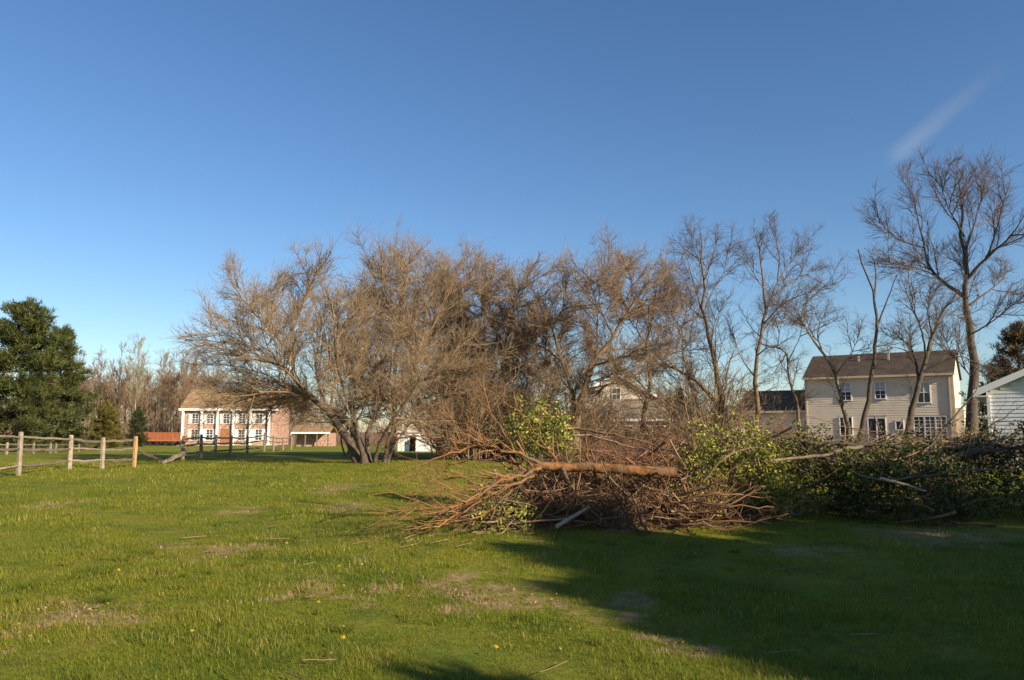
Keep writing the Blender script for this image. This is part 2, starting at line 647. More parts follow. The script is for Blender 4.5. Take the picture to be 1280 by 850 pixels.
def ground_material():
    m, nt = node_mat('lawn_soil')
    gr = N(nt, 'ShaderNodeGroup')
    gr.node_tree = LAWN
    pos = N(nt, 'ShaderNodeNewGeometry').outputs['Position']
    n = noise(nt, 14, 6, 0.75, pos)
    n2 = noise(nt, 40, 4, 0.7, pos)
    dry = ramp(nt, n, [(0.3, (.19, .125, .055)), (0.7, (.42, .30, .14))])
    g = mix(nt, 1.0, gr.outputs[0], ramp(nt, n, [(0.3, (.55, .55, .55)), (0.7, (1.25, 1.2, 1.1))]), 'MULTIPLY')
    c = mix(nt, gr.outputs[1], g, dry)
    # leaf litter under the thicket and the woods
    sx = N(nt, 'ShaderNodeSeparateXYZ')
    nt.links.new(pos, sx.inputs[0])
    wob = mathn(nt, 'MULTIPLY', mathn(nt, 'SUBTRACT', noise(nt, 0.3, 5, 0.6, pos), 0.5), 9)
    # thicket zone: y between about 33 and 70, x right of the spreading tree
    yv = mathn(nt, 'ADD', sx.outputs[1], wob)
    z1 = mathn(nt, 'MULTIPLY', mathn(nt, 'SUBTRACT', yv, 31.5), 0.5, True)
    xv = mathn(nt, 'ADD', sx.outputs[0], wob)
    z2 = mathn(nt, 'MULTIPLY', mathn(nt, 'ADD', xv, 3.5), 0.4, True)
    z3 = mathn(nt, 'MULTIPLY', mathn(nt, 'SUBTRACT', yv, 122.0), 0.2, True)
    lit = mathn(nt, 'MAXIMUM', mathn(nt, 'MULTIPLY', z1, z2), z3, True)
    litc = ramp(nt, n2, [(0.3, (.10, .06, .035)), (0.7, (.27, .17, .10))])
    c = mix(nt, lit, c, litc)
    finish(nt, c, 0.95, n2, 0.03, 0.8, 0.1)
    return m


def blade_material():
    m, nt = node_mat('grass_blade')
    gr = N(nt, 'ShaderNodeGroup')
    gr.node_tree = LAWN
    t = tone_of(nt)
    c = mix(nt, 1.0, gr.outputs[0], ramp(nt, t, [(0.0, (.42, .52, .45)), (0.55, (1.0, 1.04, .95)), (1.0, (1.75, 1.6, 1.6))]), 'MULTIPLY')
    straw = ramp(nt, t, [(0.0, (.30, .205, .09)), (1.0, (.58, .43, .23))])
    dryf = mathn(nt, 'MAXIMUM', mathn(nt, 'MULTIPLY', gr.outputs[1], 0.9), mathn(nt, 'GREATER_THAN', t, 0.965), True)
    c = mix(nt, dryf, c, straw)
    finish(nt, c, 0.65, None, spec=0.12, translucent=0.42)
    return m


M['ground'] = ground_material()
M['grass'] = blade_material()

# ------------------------------------------------------------------ ground sheet
ys = np.concatenate([[-4000, -1500, -600, -250, -120], np.arange(-60, 0, 3.0), np.arange(0, 45, 0.5), np.arange(45, 160, 2.5), [165, 175, 190, 210, 250, 320, 420, 700, 1500, 3000, 6000]])
xs = np.concatenate([[-5000, -2000, -900, -400, -220], np.arange(-140, -40, 5.0), np.arange(-40, 40, 0.7), np.arange(40, 145, 5.0), [220, 400, 900, 2000, 5000]])
gx, gy = np.meshgrid(xs, ys)
gz = tz(gx, gy)
nx, ny = len(xs), len(ys)
ii = (np.arange(ny - 1)[:, None] * nx + np.arange(nx - 1)[None, :]).ravel()
gq = np.stack([ii, ii + 1, ii + nx + 1, ii + nx], axis=1)
ground = link('ground', mesh_np('ground', np.stack([gx, gy, gz], 2).reshape(-1, 3), gq), M['ground'])
tag(ground, kind='structure')


# ------------------------------------------------------------------ growing branches
def resample(pts, n):
    """Catmull-Rom through the points, n samples evenly spread."""
    p = np.asarray(pts, float)
    if len(p) == 2:
        t = np.linspace(0, 1, n)[:, None]
        return p[0] * (1 - t) + p[1] * t
    e = np.vstack([2 * p[0] - p[1], p, 2 * p[-1] - p[-2]])
    out = []
    for i in range(len(p) - 1):
        a, b, c, d = e[i:i + 4]
        t = np.linspace(0, 1, 13)[:-1, None]
        out.append(0.5 * (2 * b + (c - a) * t + (2 * a - 5 * b + 4 * c - d) * t * t + (3 * b - a - 3 * c + d) * t ** 3))
    out.append(p[-1:])
    q = np.vstack(out)
    s = np.concatenate([[0], np.cumsum(np.linalg.norm(np.diff(q, axis=0), axis=1))])
    w = np.linspace(0, s[-1], n)
    return np.stack([np.interp(w, s, q[:, k]) for k in range(q.shape[1])], 1)


def limb(pts, r0, r1, depth, n=14, wig=0.004):
    """A drawn limb: photo pixels (x, y, metres nearer/farther) with radii in metres."""
    w = [P(x, y, depth + (d if d is not None else 0)) for (x, y, d) in pts]
    q = resample(w, n)
    L = np.linalg.norm(q[-1] - q[0])
    k = rng.normal(size=(n, 3)) * wig * L
    k[0] = k[-1] = 0
    q = q + k
    t = np.linspace(0, 1, n)
    rr = r0 + (r1 - r0) * t ** 0.8
    return q, rr


def grow(parents, dens, t0, t1, ang, angsd, L, nseg, wig, up, rratio, rmin, env=None, taper=0.55, rmax=None, rtip=0.35, side=None):
    """Children of a list of (Pn, Rn) batches."""
    outs = []
    for (Pn, Rn) in parents:
        Nn, n, _ = Pn.shape
        if Nn == 0:
            continue
        seg = np.linalg.norm(np.diff(Pn, axis=1), axis=2)
        ln = seg.sum(1)
        want = ln * dens * (t1 - t0)
        cnt = np.floor(want + rng.uniform(0, 1, Nn)).astype(int)
        idx = np.repeat(np.arange(Nn), cnt)
        K = len(idx)
        if K == 0:
            continue
        t = rng.uniform(t0, t1, K)
        f = t * (n - 1)
        i0 = np.minimum(f.astype(int), n - 2)
        fr = (f - i0)[:, None]
        p0 = Pn[idx, i0] * (1 - fr) + Pn[idx, i0 + 1] * fr
        T = Pn[idx, i0 + 1] - Pn[idx, i0]
        T /= np.linalg.norm(T, axis=1, keepdims=True) + 1e-9
        pr = Rn[idx, i0] * (1 - fr[:, 0]) + Rn[idx, i0 + 1] * fr[:, 0]
        a = np.radians(ang + rng.normal(size=K) * angsd)[:, None]
        perp = np.cross(T, rng.normal(size=(K, 3)))
        perp /= np.linalg.norm(perp, axis=1, keepdims=True) + 1e-9
        if side is not None:
            perp = perp + np.asarray(side)
            perp /= np.linalg.norm(perp, axis=1, keepdims=True) + 1e-9
        d = T * np.cos(a) + perp * np.sin(a)
        Lk = rng.uniform(L[0], L[1], K) * (1 - (1 - taper) * t)
        pts = np.empty((K, nseg + 1, 3))
        pts[:, 0] = p0
        for s in range(nseg):
            d = d + rng.normal(size=(K, 3)) * wig
            d[:, 2] += up
            d /= np.linalg.norm(d, axis=1, keepdims=True)
            pts[:, s + 1] = pts[:, s] + d * (Lk / nseg)[:, None]
        if env is not None:
            ins = env(pts[:, 1:].reshape(-1, 3)).reshape(K, nseg)
            k = np.where(ins.all(1), 1.0, np.maximum(np.argmin(ins, axis=1) / nseg, 0.12))
            pts = pts[:, :1] + (pts - pts[:, :1]) * k[:, None, None]
        gz_ = tz(pts[..., 0], pts[..., 1]) + 0.02
        pts[..., 2] = np.maximum(pts[..., 2], gz_)
        r0 = np.maximum(pr * rratio, rmin)
        if rmax:
            r0 = np.minimum(r0, rmax)
        tt = np.linspace(0, 1, nseg + 1)[None, :]
        rr = r0[:, None] * (1 - (1 - rtip) * tt)
        outs.append((pts, rr))
    if not outs:
        return []
    n = outs[0][0].shape[1]
    return [(np.concatenate([o[0] for o in outs]), np.concatenate([o[1] for o in outs]))]


def ells(*es):
    """Union of ellipsoids ((centre), (radii)) as an inside test."""
    def f(p):
        ok = np.zeros(len(p), bool)
        for c, r in es:
            ok |= (((p - np.asarray(c)) / np.asarray(r)) ** 2).sum(1) < 1.0
        return ok
    return f


def batch(lims):
    by = {}
    for q, r in lims:
        by.setdefault(len(q), []).append((q, r))
    return [(np.stack([a for a, _ in v]), np.stack([b for _, b in v])) for v in by.values()]


def branch_mesh(seed, L=2.2, d2=6.0, d3=7.5, d4=2.2, up=.03, wig=.13, ang=40, l2=(.45, 1.15), l3=(.22, .62), r=.026, rt=.0068):
    """One bough with all its twigs, pointing along +x from the origin, +z up."""
    global rng, tz
    keep_r, keep_t = rng, tz
    rng = np.random.default_rng(seed)
    tz = lambda x, y: np.asarray(x) * 0 - 99
    n = 9
    p = np.zeros((1, n, 3))
    d = np.array([1.0, 0, 0])
    for i in range(1, n):
        d = d + rng.normal(size=3) * wig
        d[2] += up
        d[0] += .12
        d /= np.linalg.norm(d)
        p[0, i] = p[0, i - 1] + d * L / (n - 1)
    rr = (r * np.linspace(1, .3, n))[None]
    g = Geo()
    g.tubes(p, rr, 4)
    c2 = grow([(p, rr)], d2, .12, 1, ang, 14, l2, 5, wig, up, .5, rt * 1.7, taper=.5)
    c3 = grow(c2 + [(p, rr)], d3, .08, 1, ang - 3, 14, l3, 3, wig, up, .6, rt, taper=.6)
    c4 = grow(c3, d4, .2, 1, ang - 5, 14, (l3[0] * .6, l3[1] * .6), 2, wig, up, .7, rt * .85)
    for cc in (c2, c3, c4):
        for p_, r_ in cc:
            g.tubes(p_, r_, 3)
    m = g.mesh('branch')
    rng, tz = keep_r, keep_t
    m.materials.append(None)
    return m


BR = {
    'thick': [branch_mesh(100 + i, wig=.12, up=.02, d2=6.5, d3=6, d4=.7, l2=(.5, 1.35), l3=(.4, 1.05), rt=.0078) for i in range(7)],
    'spread': [branch_mesh(120 + i, wig=.075, up=.03, ang=34, l2=(.6, 1.5), l3=(.5, 1.2), d2=6.5, d3=6, d4=.6, rt=.0075) for i in range(7)],
    'open': [branch_mesh(140 + i, wig=.14, up=.06, ang=40, d2=5.0, d3=5.5, d4=1.6, l2=(.6, 1.5), l3=(.35, .95), rt=.0064) for i in range(7)],
    'big': [branch_mesh(160 + i, wig=.10, up=.05, ang=34, d2=5.0, d3=5.5, d4=1.4, l2=(.6, 1.6), l3=(.4, 1.05), rt=.0072) for i in range(7)],
}
from mathutils import Matrix


def bare_tree(name, depth, base_px, trunk, limbs, style, label, mt, ml, mw, group=None, env=None, cat='tree', sides=8, slim=.72):
    """thing > trunk, limb..., branch... (each bough with its twigs).  trunk/limbs: (points, r0, r1)."""
    ys = (style or {}).get('ys', 1.0)
    fy = lambda pts: [(x, 500 + (y - 500) * ys if y < 500 else y, d) for (x, y, d) in pts]
    tq = []
    for (pts, r0, r1) in trunk:
        pts = fy(pts)
        q, rr = limb(pts, r0 * (.8 + .2 * slim), min(r1, .022), depth, n=16)
        x, y = q[0][0], q[0][1]
        q[0][2] = min(q[0][2], float(tz(x, y))) - 0.08
        rr = rr.copy()
        rr[0] *= 1.35
        rr[1] *= 1.08
        tq.append((q, rr))
    base = np.array([tq[0][0][0][0], tq[0][0][0][1], float(tz(tq[0][0][0][0], tq[0][0][0][1]))])
    root = empty(name, base, 0, label, cat, group)
    g = Geo()
    for q, rr in tq:
        g.tubes(q[None], rr[None], sides, np.array([.5]))
    link('trunk', g.mesh('trunk', base), mt, root)
    lq = []
    for (pts, r0, r1) in limbs:
        pts = fy(pts)
        q, rr = limb(pts, r0 * slim, r1 * .75, depth, n=14)
        lq.append((q, rr))
        g = Geo()
        g.tubes(q[None], rr[None], 6, np.array([.5]))
        link('limb', g.mesh('limb', base), ml, root)
    if style is None:
        return root
    st = dict(style)
    kind = st.pop('kind')
    st.pop('ys', None)
    t0t = st.pop('t0_trunk', .38)
    cap = st.pop('cap', 240)
    tipb = st.pop('tips', True)
    wh = grow(batch(tq), st['dens'] * .75, t0t, 1, st['ang'], 13, st['L'], 2, .05, st['up'], .5, .02, env, taper=st.get('taper', .6))
    wh += grow(batch(lq), st['dens'], .18, 1, st['ang'], 13, st['L'], 2, .05, st['up'], .5, .02, env, taper=st.get('taper', .6))
    segs = []
    for pn, rn in wh:
        for a in pn:
            segs.append((a[0], a[-1] - a[0]))
    if tipb:
        for q, rr in tq + lq:
            for k in (-1, -2, -3):
                d = q[-1] - q[-4]
                d = d / np.linalg.norm(d) + rng.normal(size=3) * .28
                segs.append((q[k], d / np.linalg.norm(d) * rng.uniform(*st['L']) * .42))
    random.shuffle(segs)
    for o_, v in segs[:cap]:
        Lk = float(np.linalg.norm(v))
        if Lk < .3:
            continue
        x = Vector(v / Lk)
        z = Vector((0, 0, 1)) - x * x.z
        if z.length < .15:
            z = Vector((random.uniform(-1, 1), random.uniform(-1, 1), 0)) - x * x.z
        z.normalize()
        y = z.cross(x)
        ro = random.uniform(-.5, .5)
        y2 = y * math.cos(ro) + z * math.sin(ro)
        z2 = x.cross(y2)
        s = Lk / 2.0
        th = s ** .6
        mt_ = Matrix((x * s, y2 * (s * .5 + th * .5), z2 * (s * .5 + th * .5))).transposed().to_4x4()
        mt_.translation = Vector(o_ - base)
        o = bpy.data.objects.new('branch', random.choice(BR[kind]))
        col.objects.link(o)
        o.parent = root
        o.matrix_local = mt_
        o.material_slots[0].link = 'OBJECT'
        o.material_slots[0].material = mw
    return root


# ------------------------------------------------------------------ trees in front of the houses
def spread_env():
    return ells((P(372, 455, 31), (4.5, 4.6, 4.5)), (P(440, 470, 31), (3.6, 4.4, 4.6)), (P(325, 465, 31), (2.9, 3.0, 3.0)), (P(325, 400, 31), (2.6, 3, 2.9)), (P(470, 500, 31), (3.2, 3.2, 3.2)))


LV_SPREAD = dict(kind='spread', dens=5.5, ang=42, L=(1.4, 3.0), up=.04, t0_trunk=.22, cap=260, ys=.92)
bare_tree('spreading_tree', 31, None,
          [([(450, 578, 0), (430, 541, -.2), (412, 517, -.4), (389, 494, -.5), (370, 468, -.4), (365, 438, -.2), (367, 404, 0), (361, 370, .2)], .21, .05),
           ([(457, 579, .1), (446, 548, .3), (432, 527, .5), (408, 508, .9), (372, 497, 1.4), (335, 499, 1.8), (308, 505, 2.1)], .17, .03),
           ([(462, 579, .2), (459, 548, .5), (468, 520, .8), (482, 490, 1.1), (489, 450, 1.3), (486, 410, 1.5)], .11, .05),
           ([(468, 578, 0), (476, 552, -.4), (490, 526, -.9), (508, 500, -1.3), (526, 470, -1.7)], .09, .04),
           ([(455, 577, -.2), (448, 545, -.8), (440, 515, -1.4), (425, 470, -2.0), (420, 425, -2.4), (424, 375, -2.6)], .10, .04)],
          [([(389, 494, -.5), (352, 488, -1.0), (312, 493, -1.6), (275, 499, -2.0)], .09, .02),
           ([(370, 468, -.4), (340, 442, -.9), (300, 420, -1.5), (262, 400, -1.9)], .09, .018),
           ([(365, 438, -.2), (332, 398, .4), (302, 362, .9), (288, 338, 1.2)], .08, .016),
           ([(367, 404, 0), (380, 362, .5), (385, 328, .8), (381, 304, 1.0)], .06, .014),
           ([(412, 517, -.4), (420, 470, -.2), (430, 430, .2), (442, 372, .5)], .09, .02),
           ([(372, 500, 1.4), (340, 470, 2.2), (300, 455, 2.8), (262, 452, 3.1)], .07, .016),
           ([(408, 508, .9), (395, 460, 1.9), (400, 410, 2.6), (410, 350, 3.0)], .08, .018),
           ([(389, 494, -.5), (360, 462, -2.0), (335, 430, -3.0), (322, 380, -3.6)], .08, .016)],
          LV_SPREAD, 'wide low bare tree with several dark leaning stems, its crown spreading over the brick house',
          M['bark_dark'], M['bark_warm'], M['twig_tan'], 'bare trees of the thicket', spread_env())
bare_tree('bare_tree', 32.5, None,
          [([(480, 578, 0), (487, 548, 0), (500, 520, .1), (514, 482, .2), (520, 435, .2), (517, 385, .1), (520, 345, 0)], .09, .03),
           ([(484, 578, .3), (500, 545, .8), (524, 515, 1.2), (556, 495, 1.6), (590, 492, 2.0)], .06, .02)],
          [([(514, 482, .2), (540, 466, -.6), (566, 458, -1.1), (592, 468, -1.5)], .06, .014),
           ([(500, 520, .1), (476, 485, -.9), (462, 448, -1.5), (452, 410, -1.9)], .07, .014),
           ([(520, 435, .2), (540, 400, .9), (556, 365, 1.4), (562, 335, 1.6)], .06, .013),
           ([(518, 420, .2), (495, 385, -.6), (478, 350, -1.0), (466, 325, -1.2)], .06, .013),
           ([(505, 505, .1), (478, 500, 1.2), (450, 480, 2.0), (436, 455, 2.4)], .06, .013)],
          dict(kind='spread', dens=5.5, ang=44, L=(1.3, 2.9), up=.05, t0_trunk=.3, cap=220, ys=.90),
          'dense tan bare tree rooted close beside the wide spreading one, above the white shed',
          M['bark_dark'], M['bark_warm'], M['twig_tan'], 'bare trees of the thicket')

LV_THICK = dict(kind='thick', dens=5.5, ang=50, L=(1.2, 2.8), up=.06, t0_trunk=.14, cap=200, ys=.87)
bare_tree('bare_tree', 37.5, None,
          [([(490, 576, 0), (493, 520, .1), (494, 457, .2), (500, 390, .1), (503, 350, 0), (507, 302, 0)], .17, .03)],
          [([(494, 457, .2), (475, 420, -.8), (462, 380, -1.2), (452, 350, -1.4)], .07, .016),
           ([(500, 390, .1), (485, 355, .6), (476, 325, .8)], .05, .014),
           ([(500, 400, .1), (522, 365, -.5), (536, 330, -.8), (542, 305, -.9)], .055, .014),
           ([(494, 440, .1), (525, 420, 1.0), (548, 385, 1.6), (560, 350, 1.8)], .07, .016),
           ([(503, 350, 0), (495, 320, .3), (490, 300, .4)], .035, .012)],
          LV_THICK, 'tall pale slender bare tree rising just behind the wide spreading tree',
          M['bark_pale'], M['bark_pale'], M['twig_tan'], 'bare trees of the thicket')
bare_tree('bare_tree', 37, None,
          [([(572, 572, 0), (570, 520, 0), (567, 470, .1), (567, 423, 0), (562, 380, 0), (566, 340, 0)], .17, .04)],
          [([(567, 460, .1), (590, 420, -1.0), (604, 370, -1.5), (612, 322, -1.8)], .08, .015),
           ([(567, 440, 0), (545, 405, .8), (535, 360, 1.3), (538, 325, 1.5)], .07, .015),
           ([(562, 380, 0), (580, 345, .4), (590, 318, .6)], .05, .012),
           ([(570, 500, 0), (545, 470, -1.2), (522, 440, -2.0), (512, 410, -2.4)], .07, .015)],
          LV_THICK, 'tan twiggy bare tree left of the thicket gap, crown directly above the white shed',
          M['bark_warm'], M['bark_warm'], M['twig_tan'], 'bare trees of the thicket')
bare_tree('bare_tree', 35, None,
          [([(640, 570, 0), (632, 520, 0), (625, 470, 0), (632, 420, 0), (640, 380, 0), (644, 330, 0)], .15, .035)],
          [([(632, 420, 0), (610, 385, .6), (600, 350, 1.0), (592, 322, 1.2)], .06, .014),
           ([(625, 470, 0), (655, 430, -.8), (672, 385, -1.3), (668, 345, -1.5)], .07, .014),
           ([(640, 380, 0), (655, 345, .5), (660, 322, .7)], .04, .012),
           ([(630, 500, 0), (600, 475, 1.0), (585, 440, 1.8), (578, 405, 2.2)], .07, .014)],
          LV_THICK, 'narrow brown bare tree standing right behind the leafy yellow-green holly',
          M['bark_warm'], M['bark_warm'], M['twig_brown'], 'bare trees of the thicket')
bare_tree('bare_tree', 33, None,
          [([(716, 570, 0), (722, 525, 0), (731, 485, 0), (741, 450, 0), (766, 408, 0), (793, 357, -.2), (812, 336, -.3)], .22, .05),
           ([(724, 572, .2), (716, 500, .4), (702, 445, .6), (690, 400, .8), (668, 348, 1.0)], .14, .03)],
          [([(737, 468, 0), (746, 420, .5), (746, 370, .8), (736, 325, 1.0)], .09, .018),
           ([(766, 408, 0), (750, 365, -.8), (752, 330, -1.2), (760, 305, -1.4)], .07, .014),
           ([(741, 450, 0), (775, 440, -1.0), (805, 425, -1.6), (832, 420, -2.0)], .08, .015),
           ([(793, 357, -.2), (815, 365, .4), (838, 385, .8), (850, 400, 1.0)], .06, .014),
           ([(731, 485, 0), (770, 475, 1.0), (800, 460, 1.8), (822, 440, 2.4)], .07, .014),
           ([(702, 445, .6), (680, 425, 1.4), (655, 412, 2.0), (640, 395, 2.4)], .06, .013),
           ([(766, 408, 0), (785, 375, .9), (790, 335, 1.5), (785, 310, 1.8)], .07, .014),
           ([(690, 400, .8), (706, 360, .2), (708, 330, 0)], .05, .013)],
          LV_THICK, 'thick leaning bare tree with a vine-tangled trunk in the middle of the thicket',
          M['bark_warm'], M['bark_warm'], M['twig_brown'], 'bare trees of the thicket')
bare_tree('bare_tree', 38, None,
          [([(800, 570, 0), (806, 520, 0), (812, 470, 0), (808, 420, 0), (815, 370, 0), (822, 330, 0)], .16, .035)],
          [([(812, 470, 0), (835, 430, .6), (842, 385, 1.0), (838, 345, 1.2)], .07, .014),
           ([(808, 420, 0), (788, 385, -.6), (776, 345, -1.0), (772, 318, -1.2)], .06, .014),
           ([(815, 370, 0), (832, 340, .5), (838, 318, .7)], .04, .012),
           ([(812, 490, 0), (785, 460, 1.2), (762, 440, 2.0), (748, 410, 2.4)], .07, .014)],
          dict(LV_THICK, cap=170, t0_trunk=.25), 'brown bare tree rising above the roof of the grey gabled house',
          M['bark_warm'], M['bark_warm'], M['twig_brown'], 'bare trees of the thicket')

thick_src = [o for o in scn.objects if o.get('group') == 'bare trees of the thicket' and o.parent is None]
for i_, px in enumerate((436, 560, 588, 622, 655, 685)):
    sp = G(px, 40.5 + 5.5 * ((i_ * 7) % 5) / 5)
    o = copy_tree(thick_src[1 + i_ % (len(thick_src) - 1)])
    o.location = sp
    o.rotation_euler = (0, 0, 1.3 + i_ * 1.9)
    k = (.78, .86, .74, .82)[i_ % 4]
    o.scale = (k * 1.05, k * 1.05, k)
    o['label'] = 'brown leafless tree farther back in the thicket, mostly hidden by the front trees'
    o['group'] = 'bare trees at the back of the thicket'

LV_OPEN = dict(kind='open', dens=2.6, ang=36, L=(.9, 2.2), up=.16, t0_trunk=.25, ys=.93)
bare_tree('bare_tree', 34, None,
          [([(908, 572, 0), (906, 528, 0), (896, 468, .1), (887, 420, .1), (878, 382, 0), (882, 352, 0), (878, 312, 0), (876, 276, 0)], .19, .025),
           ([(905, 570, .1), (899, 512, .2), (880, 485, .3), (856, 465, .6), (826, 446, 1.0), (808, 415, 1.3)], .15, .03)],
          [([(893, 452, .1), (890, 425, -.3), (893, 400, -.5), (903, 372, -.7)], .06, .013),
           ([(878, 390, 0), (860, 372, -.6), (842, 352, -1.0)], .055, .013),
           ([(882, 376, 0), (893, 350, .5), (905, 326, .8), (910, 298, 1.0)], .055, .012),
           ([(878, 382, 0), (868, 346, .6), (860, 316, 1.0), (854, 292, 1.2)], .055, .012),
           ([(880, 340, 0), (890, 312, -.5), (896, 285, -.8)], .04, .011),
           ([(879, 325, 0), (868, 298, -.5), (864, 276, -.7)], .035, .011)],
          LV_OPEN, 'tall bare tree with a twisted trunk and a second stem leaning hard to the thicket',
          M['bark_warm'], M['bark_warm'], M['twig_dark'], 'tall bare trees by the beige house')
bare_tree('bare_tree', 37, None,
          [([(866, 572, 0), (874, 520, 0), (862, 474, 0), (853, 434, 0), (852, 406, 0), (838, 384, 0)], .12, .03)],
          [([(853, 434, 0), (868, 410, .6), (872, 385, .9)], .05, .013),
           ([(862, 474, 0), (840, 455, .8), (822, 452, 1.2)], .05, .013),
           ([(852, 406, 0), (858, 380, -.5), (856, 358, -.7)], .045, .012)],
          LV_OPEN, 'thin crooked bare tree crossing behind the twisted tall tree',
          M['bark_warm'], M['bark_warm'], M['twig_dark'], 'tall bare trees by the beige house')
bare_tree('bare_tree', 36, None,
          [([(943, 574, 0), (944, 504, 0), (946, 440, 0), (954, 396, 0), (956, 352, 0), (953, 316, 0), (944, 278, 0)], .16, .025)],
          [([(956, 386, 0), (972, 342, .6), (988, 316, .9), (1000, 296, 1.1)], .08, .014),
           ([(954, 398, 0), (978, 372, -.8), (1008, 356, -1.3), (1036, 347, -1.6)], .06, .012),
           ([(972, 342, .6), (974, 306, .2), (968, 276, 0)], .05, .012),
           ([(956, 352, 0), (938, 322, -.7), (930, 300, -1.0)], .04, .011),
           ([(966, 360, .4), (995, 338, 1.2), (1018, 325, 1.7)], .05, .012),
           ([(944, 470, 0), (925, 440, .8), (918, 415, 1.2)], .05, .012),
           ([(946, 440, 0), (960, 430, -.5), (978, 428, -.9), (988, 452, -1.2)], .05, .014)],
          LV_OPEN, 'tall bare tree with a fan-shaped crown in front of the low garage wing',
          M['bark_warm'], M['bark_warm'], M['twig_dark'], 'tall bare trees by the beige house')
bare_tree('bare_tree', 34, None,
          [([(1002, 570, 0), (996, 506, 0), (985, 466, 0), (984, 440, 0), (972, 428, 0), (956, 428, 0), (944, 416, 0)], .10, .02)],
          [([(984, 450, 0), (998, 420, -.5), (1004, 395, -.8)], .04, .012), ([(972, 428, 0), (976, 400, .4), (985, 380, .6)], .035, .012)],
          LV_OPEN, 'small hooked bare tree bending to the fan-shaped tree beside it',
          M['bark_warm'], M['bark_warm'], M['twig_dark'], 'tall bare trees by the beige house')
bare_tree('bare_tree', 31, None,
          [([(1062, 572, 0), (1060, 536, 0), (1052, 498, 0), (1044, 466, 0), (1028, 436, 0), (1008, 404, 0), (996, 382, 0)], .12, .03)],
          [([(1044, 466, 0), (1062, 440, -.5), (1072, 418, -.8)], .04, .012),
           ([(1028, 436, 0), (1022, 410, .5), (1030, 385, .8)], .05, .012),
           ([(1008, 404, 0), (985, 395, -.5), (965, 392, -.8)], .04, .011),
           ([(1002, 395, 0), (1005, 370, .5), (1016, 352, .8)], .04, .011)],
          LV_OPEN, 'leaning bare tree crossing the left end of the beige house front',
          M['bark_grey'], M['bark_grey'], M['twig_dark'], 'tall bare trees by the beige house')
LV_SNAG = None
bare_tree('dead_tree', 30, None,
          [([(1070, 572, 0), (1078, 536, 0), (1090, 470, 0), (1096, 408, 0), (1091, 364, 0), (1078, 336, 0), (1073, 312, 0)], .13, .03)],
          [([(1093, 372, 0), (1095, 345, .2), (1093, 326, .3)], .05, .03),
           ([(1096, 408, 0), (1110, 373, -.3), (1121, 343, -.5)], .05, .02)],
          LV_SNAG, 'dead forked snag without any twigs in front of the beige house',
          M['bark_dark'], M['bark_dark'], M['twig_dark'])
bare_tree('bare_tree', 29, None,
          [([(1130, 572, 0), (1134, 540, 0), (1150, 476, 0), (1158, 440, 0), (1174, 390, 0), (1198, 352, 0)], .17, .035)],
          [([(1149, 478, 0), (1143, 440, .4), (1134, 424, .6), (1120, 415, .8)], .08, .02),
           ([(1151, 464, 0), (1186, 445, -.4), (1204, 442, -.6), (1222, 452, -.8)], .07, .014),
           ([(1158, 440, 0), (1150, 400, -.5), (1138, 370, -.9), (1130, 345, -1.1)], .06, .013),
           ([(1165, 415, 0), (1160, 380, .5), (1164, 350, .8)], .05, .012),
           ([(1174, 390, 0), (1190, 385, .5), (1204, 392, .8)], .04, .012),
           ([(1143, 440, .4), (1128, 432, -.2), (1112, 428, -.6)], .05, .012)],
          LV_OPEN, 'thick-trunked bare tree leaning over the right half of the beige house',
          M['bark_dark'], M['bark_dark'], M['twig_dark'], 'tall bare trees by the beige house')
LV_BIG = dict(kind='big', dens=2.3, ang=32, L=(1.4, 3.3), up=.16, t0_trunk=.42, cap=300, ys=.93)
bare_tree('bare_tree', 41, None,
          [([(1214, 568, 0), (1214, 528, 0), (1216, 462, 0), (1214, 408, 0), (1207, 360, 0), (1207, 312, 0), (1202, 262, 0), (1198, 206, 0)], .38, .04)],
          [([(1208, 364, 0), (1186, 345, .5), (1165, 330, 1.0), (1155, 293, 1.5), (1146, 251, 1.9), (1140, 220, 2.1)], .16, .02),
           ([(1208, 338, 0), (1235, 307, -.8), (1264, 279, -1.6), (1283, 246, -2.2)], .14, .02),
           ([(1207, 300, 0), (1221, 251, .8), (1231, 206, 1.4)], .12, .018),
           ([(1156, 296, 1.5), (1124, 284, 1.0), (1100, 262, .6)], .06, .014),
           ([(1212, 372, 0), (1245, 346, .8), (1258, 330, 1.2)], .09, .018),
           ([(1168, 332, 1.0), (1141, 321, .2), (1106, 314, -.4)], .06, .014),
           ([(1205, 280, 0), (1185, 240, -1.2), (1176, 208, -1.8)], .09, .016),
           ([(1214, 412, 0), (1240, 395, -1.4), (1262, 375, -2.4), (1285, 365, -3.2)], .07, .014),
           ([(1216, 470, 0), (1192, 440, -1.2), (1180, 415, -2.0)], .06, .014),
           ([(1235, 307, -.8), (1248, 262, -1.2), (1258, 222, -1.5)], .08, .014),
           ([(1264, 279, -1.6), (1290, 275, -2.4), (1310, 255, -3)], .06, .014)],
          LV_BIG, 'tallest bare tree, massive straight trunk between the beige house and the white garage',
          M['bark_dark'], M['bark_dark'], M['twig_dark'], 'tall bare trees by the beige house')


